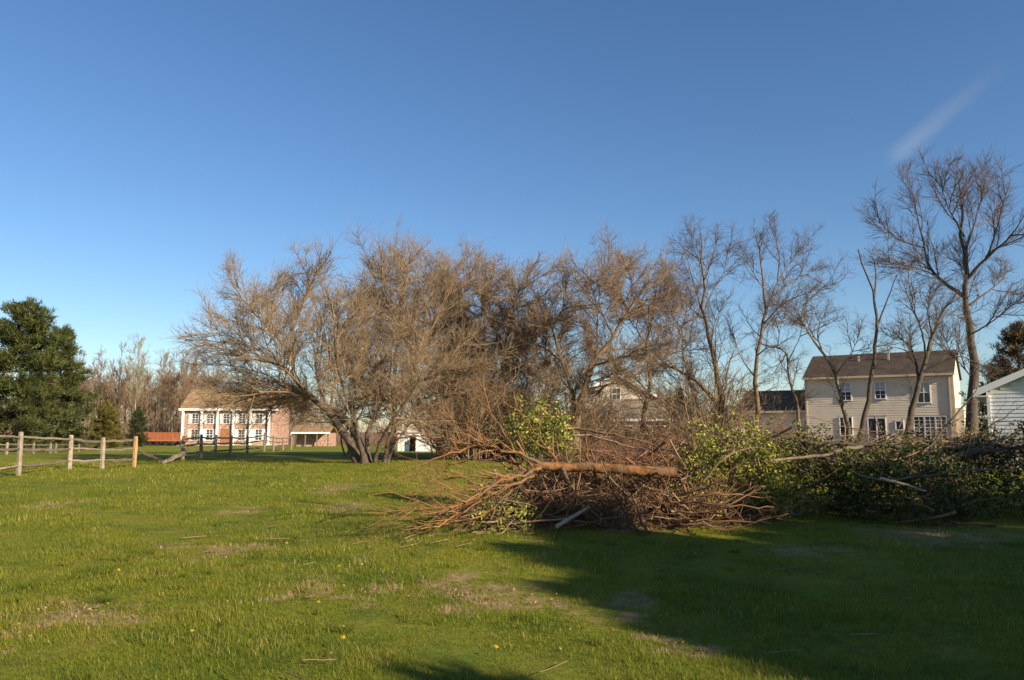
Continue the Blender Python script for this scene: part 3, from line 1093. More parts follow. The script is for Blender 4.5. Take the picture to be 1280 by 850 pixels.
# ------------------------------------------------------------------ undergrowth shrubs
def shrub_mesh(h, w, nstem, dens2, dens3, seed, mat, droop=0.0, thick=1.0):
    """A multi-stem bare shrub about the origin (flat ground)."""
    global tz
    g = Geo()
    r = np.random.default_rng(seed)
    K = nstem
    az = r.uniform(0, 2 * math.pi, K)
    lean = np.abs(r.normal(0, 0.42, K)) + 0.1
    d = np.stack([np.cos(az) * np.sin(lean), np.sin(az) * np.sin(lean), np.cos(lean)], 1)
    nseg = 8
    L = r.uniform(.65, 1.1, K) * h
    pts = np.empty((K, nseg + 1, 3))
    pts[:, 0] = np.stack([np.cos(az), np.sin(az), az * 0], 1) * r.uniform(0, w * .3, K)[:, None]
    for s in range(nseg):
        d = d + r.normal(size=(K, 3)) * .14
        d[:, 2] -= droop * s / nseg
        d /= np.linalg.norm(d, axis=1, keepdims=True)
        pts[:, s + 1] = pts[:, s] + d * (L / nseg)[:, None]
    pts[..., 2] = np.maximum(pts[..., 2], 0.02)
    rr = (r.uniform(.014, .03, K) * thick)[:, None] * np.linspace(1, .35, nseg + 1)[None]
    g.tubes(pts, rr, 4)
    keep = tz
    tz = lambda x, y: np.asarray(x) * 0
    b = grow([(pts, rr)], dens2, .1, 1, 42, 16, (.5, 1.3), 5, .2, .02 - droop * .1, .5, .009 * thick)
    for p_, r_ in b:
        g.tubes(p_, r_, 3)
    b = grow(b, dens3, .05, 1, 40, 16, (.25, .7), 3, .18, .02, .6, .007 * thick)
    for p_, r_ in b:
        g.tubes(p_, r_, 3)
    tz = keep
    return g.mesh('stems')


SH = [shrub_mesh(2.9, 1.6, 30, 3.6, 5.0, 5, None, .12), shrub_mesh(3.9, 2.0, 30, 3.4, 5.0, 6, None, .2), shrub_mesh(1.9, 1.8, 30, 3.0, 4.0, 7, None, .3)]
for i_, me in enumerate(SH):
    me.materials.append(M[('twig_brown', 'twig_tan', 'twig_red')[i_]])
shrub_spots = []
_x = 556
while _x < 905:
    shrub_spots.append((_x, random.uniform(32.5, 36), random.choice((0, 1, 1, 2)), random.uniform(.8, 1.25)))
    _x += random.uniform(15, 24)
for _ in range(13):
    shrub_spots.append((random.uniform(560, 900), random.uniform(37, 44), random.choice((0, 1)), random.uniform(1.0, 1.5)))
shrub_b = [(x_, random.uniform(24, 31), random.choice((0, 2, 2)), random.uniform(.55, .8) * (1 if x_ < 1000 else .55)) for x_ in (752, 783, 818, 846, 872, 898, 925, 958, 990, 1012, 1040, 1075, 1105, 1160, 1190, 1222, 1255)]
for (px, dp, k, sc) in shrub_spots + shrub_b:
    if 745 < px < 852 and dp > 31:
        sc *= .55
    b_ = G(px, dp)
    first = dp > 31.5
    o = empty('bramble_shrub', b_, random.uniform(0, 6.28),
              'tangled brown leafless shrub in the undergrowth ' + ('left of the yellow-green holly' if px < 625 else 'right behind the yellow-green holly' if px < 720 else
                                                                     'below the walls of the grey gabled house' if px < 852 else 'between the grey house and the twisted tall tree') if first else
              'leafless brown shrub %s' % ('behind the felled trunk end, below the grey gabled house' if px < 860 else 'behind the leafy heap, at the foot of the twisted tall tree' if px < 930 else
                                           'before the dark-roofed garage wing' if px < 1008 else 'before the left half of the beige house' if px < 1090 else 'before the right half and corner of the beige house' if px < 1215 else 'at the corner of the white garage'),
              'shrub', 'leafless shrubs under the thicket' if first else 'leafless shrubs before the houses')
    o.scale = (sc * random.uniform(.9, 1.3), sc * random.uniform(.9, 1.3), sc)
    link('stems', SH[k], None, o)


# ------------------------------------------------------------------ conifers
def conifer(name, base, h, w, label, mat, group=None, whorls=26, per=7, tuft=9, needle=.32, width=.035, droop=-.1, rag=.25, cat='tree', shape=0.75, bare=0.06, seed=1, sub=7, trunk_r=None, ragged_top=0):
    r = np.random.default_rng(seed)
    root = empty(name, base, 0, label, cat, group)
    zc = np.linspace(0, 1, 14)
    tp = np.stack([r.normal(0, .03, 14).cumsum() * .5, r.normal(0, .03, 14).cumsum() * .5, -0.1 + zc * (h + .1)], 1)
    trr = (trunk_r or h * .018) * (1 - zc * .93)
    g = Geo()
    g.tubes(tp[None], trr[None], 7, np.array([.4]))
    link('trunk', g.mesh('trunk'), M['bark_dark'], root)
    gb, gf = Geo(), Geo()
    zs = bare + (1 - bare) * np.sort(r.uniform(0, 1, whorls * per)) ** 0.9
    K = len(zs)
    az = r.uniform(0, 2 * math.pi, K)
    prof = np.clip((1 - zs), 0.03, 1) ** shape * np.clip((zs - bare) * 6 + .55, 0, 1)
    L = w * prof * r.uniform(1 - rag, 1 + rag * .4, K)
    nseg = 6
    pts = np.empty((K, nseg + 1, 3))
    pts[:, 0] = np.stack([np.interp(zs, zc, tp[:, 0]), np.interp(zs, zc, tp[:, 1]), zs * h], 1)
    el = droop + (zs - .35) * 0.9
    d = np.stack([np.cos(az) * np.cos(el), np.sin(az) * np.cos(el), np.sin(el)], 1)
    for s in range(nseg):
        d = d + r.normal(size=(K, 3)) * .08
        d[:, 2] += .05
        d /= np.linalg.norm(d, axis=1, keepdims=True)
        pts[:, s + 1] = pts[:, s] + d * (L / nseg)[:, None]
    rr = np.clip(L * .012, .006, .05)[:, None] * np.linspace(1, .3, nseg + 1)[None]
    gb.tubes(pts, rr, 3)
    link('branches', gb.mesh('branches'), M['bark_dark'], root)
    # needle tufts along the outer two thirds of the branches and on side shoots
    idx = np.repeat(np.arange(K), np.maximum(2, (L * sub).astype(int)))
    t = r.uniform(.25, 1.0, len(idx)) ** .8
    f = t * nseg
    i0 = np.minimum(f.astype(int), nseg - 1)
    fr = (f - i0)[:, None]
    c = pts[idx, i0] * (1 - fr) + pts[idx, i0 + 1] * fr
    sp = (L[idx] * .09 + .06)[:, None]
    c = c + r.normal(size=c.shape) * sp * np.array([1, 1, .45])
    ctone = r.uniform(0, 1, len(idx))
    out = d[idx] + np.array([0, 0, .55])
    ci = np.repeat(np.arange(len(idx)), tuft)
    D = out[ci] + r.normal(size=(len(ci), 3)) * .75
    D /= np.linalg.norm(D, axis=1, keepdims=True)
    gf.blades(c[ci] + r.normal(size=(len(ci), 3)) * .06 * needle / .3, D, r.uniform(.6, 1.1, len(ci)) * needle, width, np.clip(ctone[ci] * .8 + r.uniform(-.1, .2, len(ci)), 0, 1))
    link('crown', gf.mesh('crown', smooth=False), mat, root)
    return root


b_ = G(20, 60)
conifer('pine_tree', b_, 11.2, 4.6, 'big dark pine at the left edge of the field with the highest top', M['pine'], None, 27, 7, 12, .42, .06, -.2, .45, shape=.5, bare=.03, seed=3, sub=11)
b_ = G(70, 66)
pn = conifer('pine_tree', b_, 10.0, 3.4, 'dark pine with a brown dead bough, nearest the bare far woods', M['pine'], None, 26, 7, 12, .42, .06, -.2, .45, shape=.55, bare=.03, seed=4, sub=11)
gd = Geo()
K = 26
p0 = np.array([P(random.uniform(42, 80), 445 + 65 * random.random(), random.uniform(60, 63)) for _ in range(K)]) - b_
dd = np.stack([rng.uniform(-1, -.2, K), rng.uniform(-.6, -.1, K), rng.uniform(-.5, .3, K)], 1)
pp = np.stack([p0 + dd * s * 2.0 + np.array([0, 0, -.5]) * s * s for s in np.linspace(0, 1, 6)], 1)
gd.tubes(pp, np.full((K, 6), .02) * np.linspace(1, .4, 6), 3)
sec = grow([(pp + b_, np.full((K, 6), .02))], 4, .2, 1, 40, 15, (.3, .9), 3, .2, -.05, .6, .012)
for p_, r_ in sec:
    gd.tubes(p_ - b_, r_, 3)
link('dead_bough', gd.mesh('dead_bough'), M['twig_red'], pn)['label'] = 'brown needle-less dead bough'
conifer('conifer', G(132, 88), 4.9, 2.1, 'small rounded golden-green conifer before the far woods', M['gold_conifer'], None, 18, 8, 9, .3, .06, .2, .3, shape=.55, bare=.0, seed=8, sub=12)
conifer('conifer', G(171, 104), 5.0, 1.7, 'small dark green conifer just right of the golden one', M['dark_conifer'], None, 16, 8, 9, .3, .06, .1, .3, shape=.6, bare=.0, seed=9, sub=12)
conifer('conifer', G(1280, 52), 8.2, 3.6, 'brownish dark conifer rising behind the white garage roof', M['brown_conifer'], None, 24, 8, 10, .36, .05, .1, .3, shape=.6, bare=.05, seed=10, sub=9)
conifer('conifer', G(850, 74), 5.6, 1.4, 'dark narrow conifer beside the grey gabled house', M['dark_conifer'], None, 16, 7, 9, .34, .05, .1, .3, shape=.6, bare=.02, seed=12, sub=10)

# evergreens standing to the right of the photographer; they throw the long shadow over the lawn
CAST = []
for (tx, ty, h, w, sd) in ((.5, 13.1, 6.5, 1.4, 21), (.9, 10.6, 6.2, 1.5, 22), (1.5, 8.2, 6.0, 1.5, 23), (2.3, 6.2, 5.6, 1.4, 24), (3.0, 4.6, 5.2, 1.3, 25), (.2, 5.05, 4.2, .55, 28), (3.5, 14.5, 6.8, 1.15, 34), (4.3, 13.0, 6.6, .9, 41), (6.7, 13.5, 6.8, 1.1, 42), (10, 13.7, 7, 1.2, 43), (4.0, 12.1, 6.4, 1.15, 44), (10.8, 18.0, 8.0, 2.2, 45), (13.6, 18.7, 8.0, 2.2, 46), (5.4, 12.3, 6.6, 1.2, 35), (8.0, 12.4, 6.8, 1.4, 36), (1.0, 11.7, 6.3, 1.2, 37), (1.3, 9.4, 6.1, 1.3, 38), (1.95, 7.2, 5.8, 1.3, 39), (11, 12.6, 7, 1.5, 40),
                           (4.9, 15.2, 7.0, 1.7, 26), (7.0, 16.1, 7.4, 2.0, 27), (9.4, 16.7, 7.6, 2.1, 29), (12.3, 17.0, 7.8, 2.2, 30), (3.6, 10.2, 7.4, 1.6, 31), (4.5, 7.5, 6.6, 1.6, 33)):
    t_ = h / math.tan(SUN_EL)
    CAST.append((tx + math.sin(SUN_AZ) * t_, ty - math.cos(SUN_AZ) * t_, h, w, sd))
for i_, (x, y, h, w, sd) in enumerate(CAST):
    conifer('evergreen_tree', (x, y, float(tz(x, y))), h, w, 'dense broad evergreen in the row to the right of the lawn', M['pine'], 'evergreens along the right side of the lawn',
            18, 9, 9, .4, .1, .1, .25, shape=.3, bare=.04, seed=sd, sub=11)


# ------------------------------------------------------------------ far woods
def far_tree_mesh(h, seed, spread=.33, thick=1.0):
    r = np.random.default_rng(seed)
    global tz
    keep = tz
    tz = lambda x, y: np.asarray(x) * 0
    n = 12
    t = np.linspace(0, 1, n)
    q = np.stack([r.normal(0, .12, n).cumsum() * .5, r.normal(0, .12, n).cumsum() * .5, t * h], 1)
    q[:, :2] -= q[0, :2]
    rr = .17 * thick * (1 - .88 * t)
    gt = Geo()
    gt.tubes(q[None], rr[None], 6, np.array([.5]))
    trunk = gt.mesh('trunk')
    g = Geo()
    cur = grow([(q[None], rr[None])], 2.2, .3, 1.0, 38, 12, (h * spread * .7, h * spread * 1.1), 6, .12, .12, .45, .04, taper=.45)
    for p_, r_ in cur:
        g.tubes(p_, r_, 3)
    cur2 = grow(cur, 2.6, .15, 1, 36, 13, (1.0, 2.4), 4, .14, .1, .5, .026)
    for p_, r_ in cur2:
        g.tubes(p_, r_, 3)
    cur3 = grow(cur2, 3.4, .1, 1, 36, 13, (.6, 1.5), 2, .14, .08, .6, .03)
    for p_, r_ in cur3:
        g.tubes(p_, r_, 3)
    tz = keep
    return trunk, g.mesh('crown')


FT = [far_tree_mesh(15, 31), far_tree_mesh(13, 32, .3), far_tree_mesh(16, 33, .28)]
for i_, (a, b) in enumerate(FT):
    a.materials.append(M['bark_grey'])
    b.materials.append(M['twig_far'])
FP = far_tree_mesh(17, 34, .3)
FP[0].materials.append(M['bark_pale'])
FP[1].materials.append(M['twig_pale_far'])


def far_tree(pair, px, dp, sc, label, group):
    b = G(px, dp)
    o = empty('bare_tree', (b[0], b[1], b[2] - .1), random.uniform(0, 6.28), label, 'tree', group)
    o.scale = (sc * random.uniform(.85, 1.1), sc * random.uniform(.85, 1.1), sc)
    link('trunk', pair[0], None, o)
    link('crown', pair[1], None, o)
    return o


far_tree(FP, 168, 128, .97, 'pale greenish bare tree standing highest in the far woods', None)
far_tree(FP, 201, 140, .9, 'second pale bare tree in the far woods nearer the brick house', None)
for i_ in range(56):
    px = 84 + 186 * (i_ + random.random()) / 56
    far_tree(FT[i_ % 3], px, random.uniform(128, 165), random.uniform(.72, .98), 'reddish brown bare tree among the woods at the far edge of the field', 'bare trees of the far woods')
for i_ in range(30):
    px = 250 + 620 * (i_ + random.random()) / 30
    far_tree(FT[i_ % 3], px, random.uniform(135, 180), random.uniform(.5, .78), 'reddish brown bare tree far behind the thicket and the brick house', 'bare trees far behind the thicket')
for i_ in range(9):
    px = -10 + 1.0 * 95 * (i_ + random.random()) / 9
    far_tree(FT[i_ % 3], px, random.uniform(120, 150), random.uniform(.6, .8), 'reddish brown bare tree far behind the dark pines', 'bare trees behind the pines')
for i_ in range(14):
    px = 880 + 480 * (i_ + random.random()) / 14
    far_tree(FT[i_ % 3], px, random.uniform(150, 200), random.uniform(.28, .42), 'low bare tree far behind the beige house', 'bare trees far behind the beige house')
# the mass of brush at the feet of the far woods
g = Geo()
K = 5200
bx = np.concatenate([rng.uniform(-110, -38, K // 2), rng.uniform(-60, 130, K - K // 2)])
by = rng.uniform(122, 172, K)
bz = tz(bx, by)
hh = rng.uniform(1.5, 5.0, K) * np.where(bx < -38, rng.uniform(1.2, 2.3, K), 1.0)
tt = np.linspace(0, 1, 5)
ln = rng.normal(0, .35, (K, 2))
pp = np.empty((K, 5, 3))
pp[:, :, 0] = bx[:, None] + ln[:, :1] * hh[:, None] * tt + rng.normal(0, .12, (K, 5))
pp[:, :, 1] = by[:, None] + ln[:, 1:] * hh[:, None] * tt
pp[:, :, 2] = bz[:, None] + hh[:, None] * tt
g.tubes(pp, rng.uniform(.02, .05, K)[:, None] * np.linspace(1, .4, 5)[None], 3)
tw = grow([(pp, np.full((K, 5), .03))], 1.6, .2, 1, 40, 15, (.8, 1.8), 2, .15, .05, .6, .022)
for p_, r_ in tw:
    g.tubes(p_, r_, 3)
tag(link('woodland_brush', g.mesh('woodland_brush'), M['twig_far']), 'brown leafless brush filling the foot of the far woods', 'brush', kind='stuff')


# ------------------------------------------------------------------ buildings
def uv_planar(o):
    """UVs along length and slope for the shingles."""
    m = o.data
    uv = m.uv_layers.new(name='UVMap')
    for p in m.polygons:
        n = p.normal
        ax = Vector((1, 0, 0)) if abs(n.x) < abs(n.y) else Vector((0, 1, 0))
        up = n.cross(ax)
        if up.length < 1e-4:
            up = Vector((0, 0, 1))
        up.normalize()
        for li in p.loop_indices:
            v = m.vertices[m.loops[li].vertex_index].co
            uv.data[li].uv = (v.dot(ax), v.dot(up))


def gable_roof(name, mat, parent, x0, x1, yf, yr, yb, ze, zr, th=.16, rake=.25):
    """Two slabs meeting at the ridge; the ridge runs along x."""
    m = MB()
    m.prism([(yf, ze), (yr, zr), (yr, zr - th), (yf, ze - th)], 'x', x0 - rake, x1 + rake)
    m.prism([(yr + .001, zr), (yb, ze), (yb, ze - th), (yr + .001, zr - th)], 'x', x0 - rake, x1 + rake)
    o = m.build(name, mat, parent)
    uv_planar(o)
    return o


def clap_wall(parent, mat, x0, x1, y, z0, z1, h=.2, name='siding', t=.018, holes=()):
    """Clapboards with a sawtooth face looking to -y, one joined part."""
    m = MB()
    z = z0
    while z < z1 - 1e-3:
        zt = min(z + h, z1)
        cuts = [(x0, x1)]
        for (hx0, hx1, hz0, hz1) in holes:
            if hz0 < zt - .01 and hz1 > z + .01:
                nc = []
                for (a, b) in cuts:
                    if hx0 > a:
                        nc.append((a, min(hx0, b)))
                    if hx1 < b:
                        nc.append((max(hx1, a), b))
                cuts = [(a, b) for a, b in nc if b - a > .02]
        for (a, b) in cuts:
            m.prism([(y - t, z), (y - .002, zt - .002), (y + .05, zt - .002), (y + .05, z)], 'x', a, b)
        z = zt
    o = m.build(name, mat, parent)
    return o


def window(parent, x, z0, z1, w, y, cols=2, rows=2, fm=None, depth=.08, sash=True, frame=.07, blind=0):
    """window > pane, mullion (stuff free): outer frame is the window itself."""
    fm = fm or M['white_paint']
    x0, x1 = x - w / 2, x + w / 2
    m = MB()
    m.box(x0 - frame, x0, y - depth, y + .02, z0 - frame, z1 + frame)
    m.box(x1, x1 + frame, y - depth, y + .02, z0 - frame, z1 + frame)
    m.box(x0, x1, y - depth, y + .02, z1, z1 + frame)
    m.box(x0, x1, y - depth - .03, y + .02, z0 - frame, z0)
    o = m.build('window', fm, parent)
    mm = MB()
    for c in range(1, cols):
        xx = x0 + (x1 - x0) * c / cols
        mm.box(xx - .018, xx + .018, y - depth + .02, y - .01, z0, z1)
    for r_ in range(1, rows):
        zz = z0 + (z1 - z0) * r_ / rows
        k = .03 if sash and r_ == rows // 2 else .016
        mm.box(x0, x1, y - depth + .026, y - .004, zz - k, zz + k)
    if cols > 1 or rows > 1:
        mm.build('mullion', fm, o)
    MB().box(x0, x1, y - .012, y + .01, z0, z1).build('pane', M['glass'], o)
    if blind:
        MB().box(x0 + .01, x1 - .01, y - .016, y - .0125, z1 - (z1 - z0) * blind, z1 - .01).build('blind', M['blind'], o)
    return o


def shutter(parent, x, z0, z1, w, y, mat):
    m = MB()
    m.box(x - w / 2, x + w / 2, y - .05, y - .005, z0, z1)
    zz = z0 + .06
    while zz < z1 - .08:
        m.box(x - w / 2 + .05, x + w / 2 - .05, y - .068, y - .052, zz, zz + .06)
        zz += .1
    return m.build('shutter', mat, parent)


# --- brick house with the white columns
D1 = 115.0
hb = P(227, 556, D1)
house1 = empty('brick_house', (hb[0], D1, float(tz(hb[0], D1))), R(4), 'two-storey brick house with tan roof, white columns and white shutters', 'house')
W1, B1, E1, Z1 = 13.3, 8.4, 5.25, 8.2
m = MB()
win_x = (1.75, 3.85, 6.15, 8.35, 10.75)
m.prism([(0, -.6), (0, E1 - .1), (B1 / 2, Z1 - .22), (B1, E1 - .1), (B1, -.6)], 'x', 0, W1)
m.build('wall', M['brick'], house1)
roof = gable_roof('roof', M['roof_tan'], house1, 0, W1, -.62, B1 / 2, B1 + .4, E1 - .05, Z1, .16, .35)
m = MB()
m.box(-.42, W1 + .42, -.70, -.625, E1 - .3, E1 - .02)
m.build('eave_board', M['white_paint'], house1)
for x in (.12, 2.75, 4.95, 7.2, 9.6, 12.2):
    c = MB()
    c.box(x - .15, x + .15, -.47, -.17, .22, E1 - .32)
    c.box(x - .21, x + .21, -.53, -.11, .05, .22)
    c.box(x - .2, x + .2, -.52, -.12, E1 - .48, E1 - .315)
    c.build('column', M['white_paint'], house1, bevel=.02)
MB().box(-.3, W1 + .3, -1.55, -.01, -.6, .05).build('porch', M['stone'], house1)
for i_, x in enumerate(win_x):
    w_ = window(house1, x, 3.15, 4.45, .85, -.01, 2, 4)
    for s in (-1, 1):
        shutter(house1, x + s * .72, 3.08, 4.5, .42, -.012, M['white_paint'])
    if i_ != 2:
        window(house1, x, .75, 2.25, .9, -.01, 2, 4)
        for s in (-1, 1):
            shutter(house1, x + s * .76, .68, 2.3, .46, -.012, M['white_paint'])
dr = MB().box(5.65, 6.65, -.06, -.012, .06, 2.2).build('door', M['red_door'], house1)
m = MB()
m.box(5.5, 5.65, -.12, -.012, .06, 2.36)
m.box(6.65, 6.8, -.12, -.012, .06, 2.36)
m.box(5.65, 6.65, -.12, -.012, 2.2, 2.36)
m.build('door_frame', M['red_door'], dr)
m = MB()
for zz in (.3, 1.25):
    for xx in (5.75, 6.2):
        m.box(xx, xx + .35, -.085, -.062, zz, zz + .75)
m.build('door_panel', M['red_door'], dr)

# --- low brick outbuilding with open front
D2 = 104.0
hb = P(366, 556, D2)
ob = empty('brick_outbuilding', (hb[0], D2, float(tz(hb[0], D2))), R(2), 'low brick outbuilding with open posts and tan roof, right of the brick house', 'outbuilding')
ow = 4.6
MB().box(0, ow, 2.0, 5.0, -.5, 1.75).build('wall', M['brick'], ob)
gable_roof('roof', M['roof_tan'], ob, 0, ow, -.3, 2.2, 5.3, 1.85, 2.75, .12, .2)
MB().box(-.2, ow + .2, -.36, -.305, 1.66, 1.86).build('eave_board', M['white_paint'], ob)
for x in (.1, 1.6, 3.1, 4.5):
    MB().box(x - .07, x + .07, -.15, .0, -.4, 1.7).build('post', M['rail_pale'], ob)
MB().prism([(-.3, 1.75), (2.2, 2.62), (2.2, 2.4), (-.3, 1.45)], 'x', -.26, -.205).build('rake_board', M['white_paint'], ob)

# --- the red-stained deck
D3 = 112.0
hb = P(166, 556, D3)
dk = empty('wooden_deck', (hb[0], D3, float(tz(hb[0], D3))), 0, 'long reddish wooden deck raised on dark posts left of the brick house', 'deck')
dw = 6.6
MB().box(0, dw, 0, 3.2, .62, .82).build('platform', M['red_deck'], dk)
for i_ in range(7):
    x = .1 + i_ * (dw - .2) / 6
    MB().box(x - .09, x + .09, .15, .33, -.5, .618).build('leg', M['near_black'], dk)
for i_ in range(7):
    x = .06 + i_ * (dw - .12) / 6
    MB().box(x - .05, x + .05, -.02, .08, .825, 1.78).build('rail_post', M['red_deck'], dk)
MB().box(-.05, dw + .05, -.03, .11, 1.785, 1.85).build('handrail', M['red_deck'], dk)
for i_ in range(62):
    x = .12 + i_ * (dw - .24) / 61
    if i_ == 0:
        bal = MB().box(-.028, .028, .01, .05, .825, 1.782).build('baluster', M['red_deck'], dk)
        bal.location.x = x
        bal0 = bal
    else:
        bal = bal0.copy()
        col.objects.link(bal)
        bal.location.x = x

# --- little white shed behind the thicket
D4 = 62.0
hb = P(497, 560, D4)
sh = empty('garden_shed', (hb[0], D4, float(tz(hb[0], D4))), R(-10), 'small white garden shed with a dark open doorway under the thicket branches', 'shed')
m = MB()
m.box(0, .95, 0, .06, -.1, 1.4)
m.box(1.62, 2.5, 0, .06, -.1, 1.4)
m.box(.95, 1.62, 0, .06, 1.22, 1.4)
m.box(0, .06, .062, 1.8, -.1, 1.4)
m.box(2.44, 2.5, .062, 1.8, -.1, 1.4)
m.box(0, 2.5, 1.802, 1.86, -.1, 1.4)
m.build('wall', M['white_paint'], sh)
MB().prism([(-.12, 1.405), (.93, 1.62), (1.98, 1.405)], 'x', -.12, 2.62).build('roof', M['white_paint'], sh)
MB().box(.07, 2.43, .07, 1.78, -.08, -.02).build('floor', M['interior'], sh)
MB().box(1.62, 1.67, -.62, -.002, 0, 1.2).build('door', M['white_paint'], sh)
for x in (.33, .62, 1.95, 2.22):
    MB().box(x - .012, x + .012, -.014, -.001, -.05, 1.38).build('batten', M['white_vinyl'], sh)
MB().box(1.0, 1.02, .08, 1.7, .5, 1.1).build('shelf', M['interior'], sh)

# --- beige two-storey house
D5 = 66.0
a5 = P(1010, 556, 68.5)
b5 = P(1196, 556, 62.5)
rz5 = math.atan2(b5[1] - a5[1], b5[0] - a5[0])
W5 = float(np.hypot(b5[0] - a5[0], b5[1] - a5[1]))
house2 = empty('beige_house', (a5[0], a5[1], float(tz(a5[0], a5[1]))), rz5, 'beige clapboard two-storey house with dark roof behind the bare trees', 'house')
E5, Z5, B5 = 6.15, 8.35, 8.0


def x5(px):
    """Facade coordinate seen at that photo column."""
    lo, hi = -8.0, W5 + 3
    c, s = math.cos(rz5), math.sin(rz5)
    for _ in range(50):
        mid = (lo + hi) / 2
        X, Y = a5[0] + c * mid, a5[1] + s * mid
        col_ = CX + F_PX * X / (Y * math.cos(PITCH))
        if col_ < px:
            lo = mid
        else:
            hi = mid
    return mid


def z5(px, py):
    x = x5(px)
    Y = a5[1] + math.sin(rz5) * x
    return float(P(px, py, Y)[2]) - house2.location.z


win5 = [(1059, 479, 500, .85, 2, 4), (1103, 478, 498, .72, 2, 4), (1157.5, 478, 503, .85, 2, 2)]
holes = []
wins = []
for (px, y0, y1, w, c, r_) in win5:
    x = x5(px)
    wins.append((x, z5(px, y1), z5(px, y0), w, c, r_))
low_z = 1.05
wins.append((x5(1058), 1.3, 2.75, .9, 2, 2))
wins.append((x5(1125), 1.75, 2.4, .5, 1, 1))
for k in (0, 1, 2):
    wins.append((x5(1149.5) + k * .78, 1.05, 2.75, .68, 2, 6))
xs_, xe_ = x5(1086), x5(1107)
for (x, z0, z1, w, c, r_) in wins:
    holes.append((x - w / 2 - .06, x + w / 2 + .06, z0 - .06, z1 + .06))
holes.append((xs_ - .06, xe_ + .06, .25, 2.75))
m = MB()
m.prism([(.06, -.5), (.06, E5), (B5 / 2, Z5 - .2), (B5, E5), (B5, -.5)], 'x', .02, W5 - .02)
m.build('wall', M['beige_vinyl'], house2)
clap_wall(house2, M['beige_vinyl'], 0, W5, 0, -.3, E5 - .05, .2, 'siding', holes=holes)
gable_roof('roof', M['roof_dark'], house2, 0, W5, -.4, B5 / 2, B5 + .4, E5 + .02, Z5, .15, .15)
MB().box(-.18, W5 + .18, -.5, -.405, E5 - .17, E5 + .0).build('gutter', M['trim_beige'], house2)
MB().box(-.14, W5 + .14, -.4, -.0, E5 - .16, E5 - .13).build('soffit', M['trim_beige'], house2)
MB().box(W5 - .3, W5 - .2, -.12, -.03, -.2, E5 - .18).build('downspout', M['trim_beige'], house2)
MB().box(W5 - .08, W5 + .05, -.05, .08, -.3, E5 - .165).build('corner_board', M['trim_beige'], house2)
MB().box(-.05, .08, -.05, .08, -.3, E5 - .165).build('corner_board', M['trim_beige'], house2)
for i_, (x, z0, z1, w, c, r_) in enumerate(wins):
    window(house2, x, z0, z1, w, .0, c, r_, blind=(.55, .5, .48)[i_] if i_ < 3 else 0)
# patio door
pd = MB()
pd.box(xs_ - .07, xs_, -.06, .02, .2, 2.72)
pd.box(xe_, xe_ + .07, -.06, .02, .2, 2.72)
pd.box(xs_, xe_, -.06, .02, 2.65, 2.72)
pd.box((xs_ + xe_) / 2 - .05, (xs_ + xe_) / 2 + .05, -.055, .02, .2, 2.65)
pdo = pd.build('patio_door', M['white_paint'], house2)
for (a, b) in ((xs_, (xs_ + xe_) / 2 - .05), ((xs_ + xe_) / 2 + .05, xe_)):
    MB().box(a, b, -.02, .015, .2, 2.65).build('pane', M['glass'], pdo)
# shallow bump-out at the right end and roof vents
MB().box(W5 + .06, W5 + .6, .3, 2.6, -.4, 3.45).build('side_bay', M['beige_vinyl'], house2)
for px in (1071, 1110):
    x = x5(px)
    vz = Z5 - .75
    MB().box(x - .07, x + .07, B5 / 2 - 1.5, B5 / 2 - 1.36, vz - .35, vz + (.45 if px < 1100 else .95)).build('roof_vent', M['metal_vent'], house2)
# chimney chase on the facade: a shallow projecting bay that shades the siding beside it
xc = x5(1049)
# garage wing at the left
xg0 = x5(921)
wg = MB()
wg.prism([(.8, -.5), (.8, 3.3), (3.9, 5.1), (7.0, 3.3), (7.0, -.5)], 'x', xg0, -.05)
wg.build('garage_wing_wall', M['beige_vinyl'], house2)
clap_wall(house2, M['beige_vinyl'], xg0, -.06, .78, -.3, 3.2, .2, 'siding')
gable_roof('garage_wing_roof', M['roof_brown'], house2, xg0, -.35, .3, 3.9, 7.4, 3.4, 5.35, .15, .25)
MB().box(xg0 - .25, -.1, .2, .295, 3.22, 3.4).build('gutter', M['trim_beige'], house2)

# --- grey house with a gable, mostly hidden by the thicket
D6 = 72.0
a6 = P(762, 556, D6)
house3 = empty('grey_gabled_house', (a6[0], D6, float(tz(a6[0], D6))), R(-6), 'grey-beige gabled house with brown lower roof half hidden behind the thicket', 'house')
M['grey_vinyl'] = plain_mat('grey_vinyl', (.52, .45, .35), 0.06, 1.5, 0.5, 0.002)
m = MB()
m.prism([(-2.6, -.5), (-2.6, 5.0), (.7, 6.85), (4.0, 5.0), (4.0, -.5)], 'y', 2.0, 10.0)
m.build('wall', M['grey_vinyl'], house3)
for s in (-1, 1):
    m = MB()
    cx_ = .7
    if s < 0:
        m.prism([(cx_ - 3.7, 4.83), (cx_, 6.95), (cx_, 7.1), (cx_ - 3.7, 4.98)], 'y', 1.7, 10.3)
    else:
        m.prism([(cx_ + .001, 6.95), (cx_ + 3.7, 4.83), (cx_ + 3.7, 4.98), (cx_ + .001, 7.1)], 'y', 1.7, 10.3)
    o = m.build('roof', M['roof_mid'], house3)
    uv_planar(o)
m = MB()
m.prism([(cx_ - 3.75, 4.72), (cx_, 6.86), (cx_ + 3.75, 4.72), (cx_ + 3.75, 4.92), (cx_, 7.06), (cx_ - 3.75, 4.92)], 'y', 1.62, 1.695)
m.build('rake_board', M['white_paint'], house3)
window(house3, .7, 4.6, 5.6, .7, 1.99, 2, 2)
m = MB()
m.prism([(-1.0, -.5), (-1.0, 2.7), (1.9, 4.35), (1.9, -.5)], 'x', .5, 5.6)
m.build('front_wing_wall', M['grey_vinyl'], house3)
m = MB()
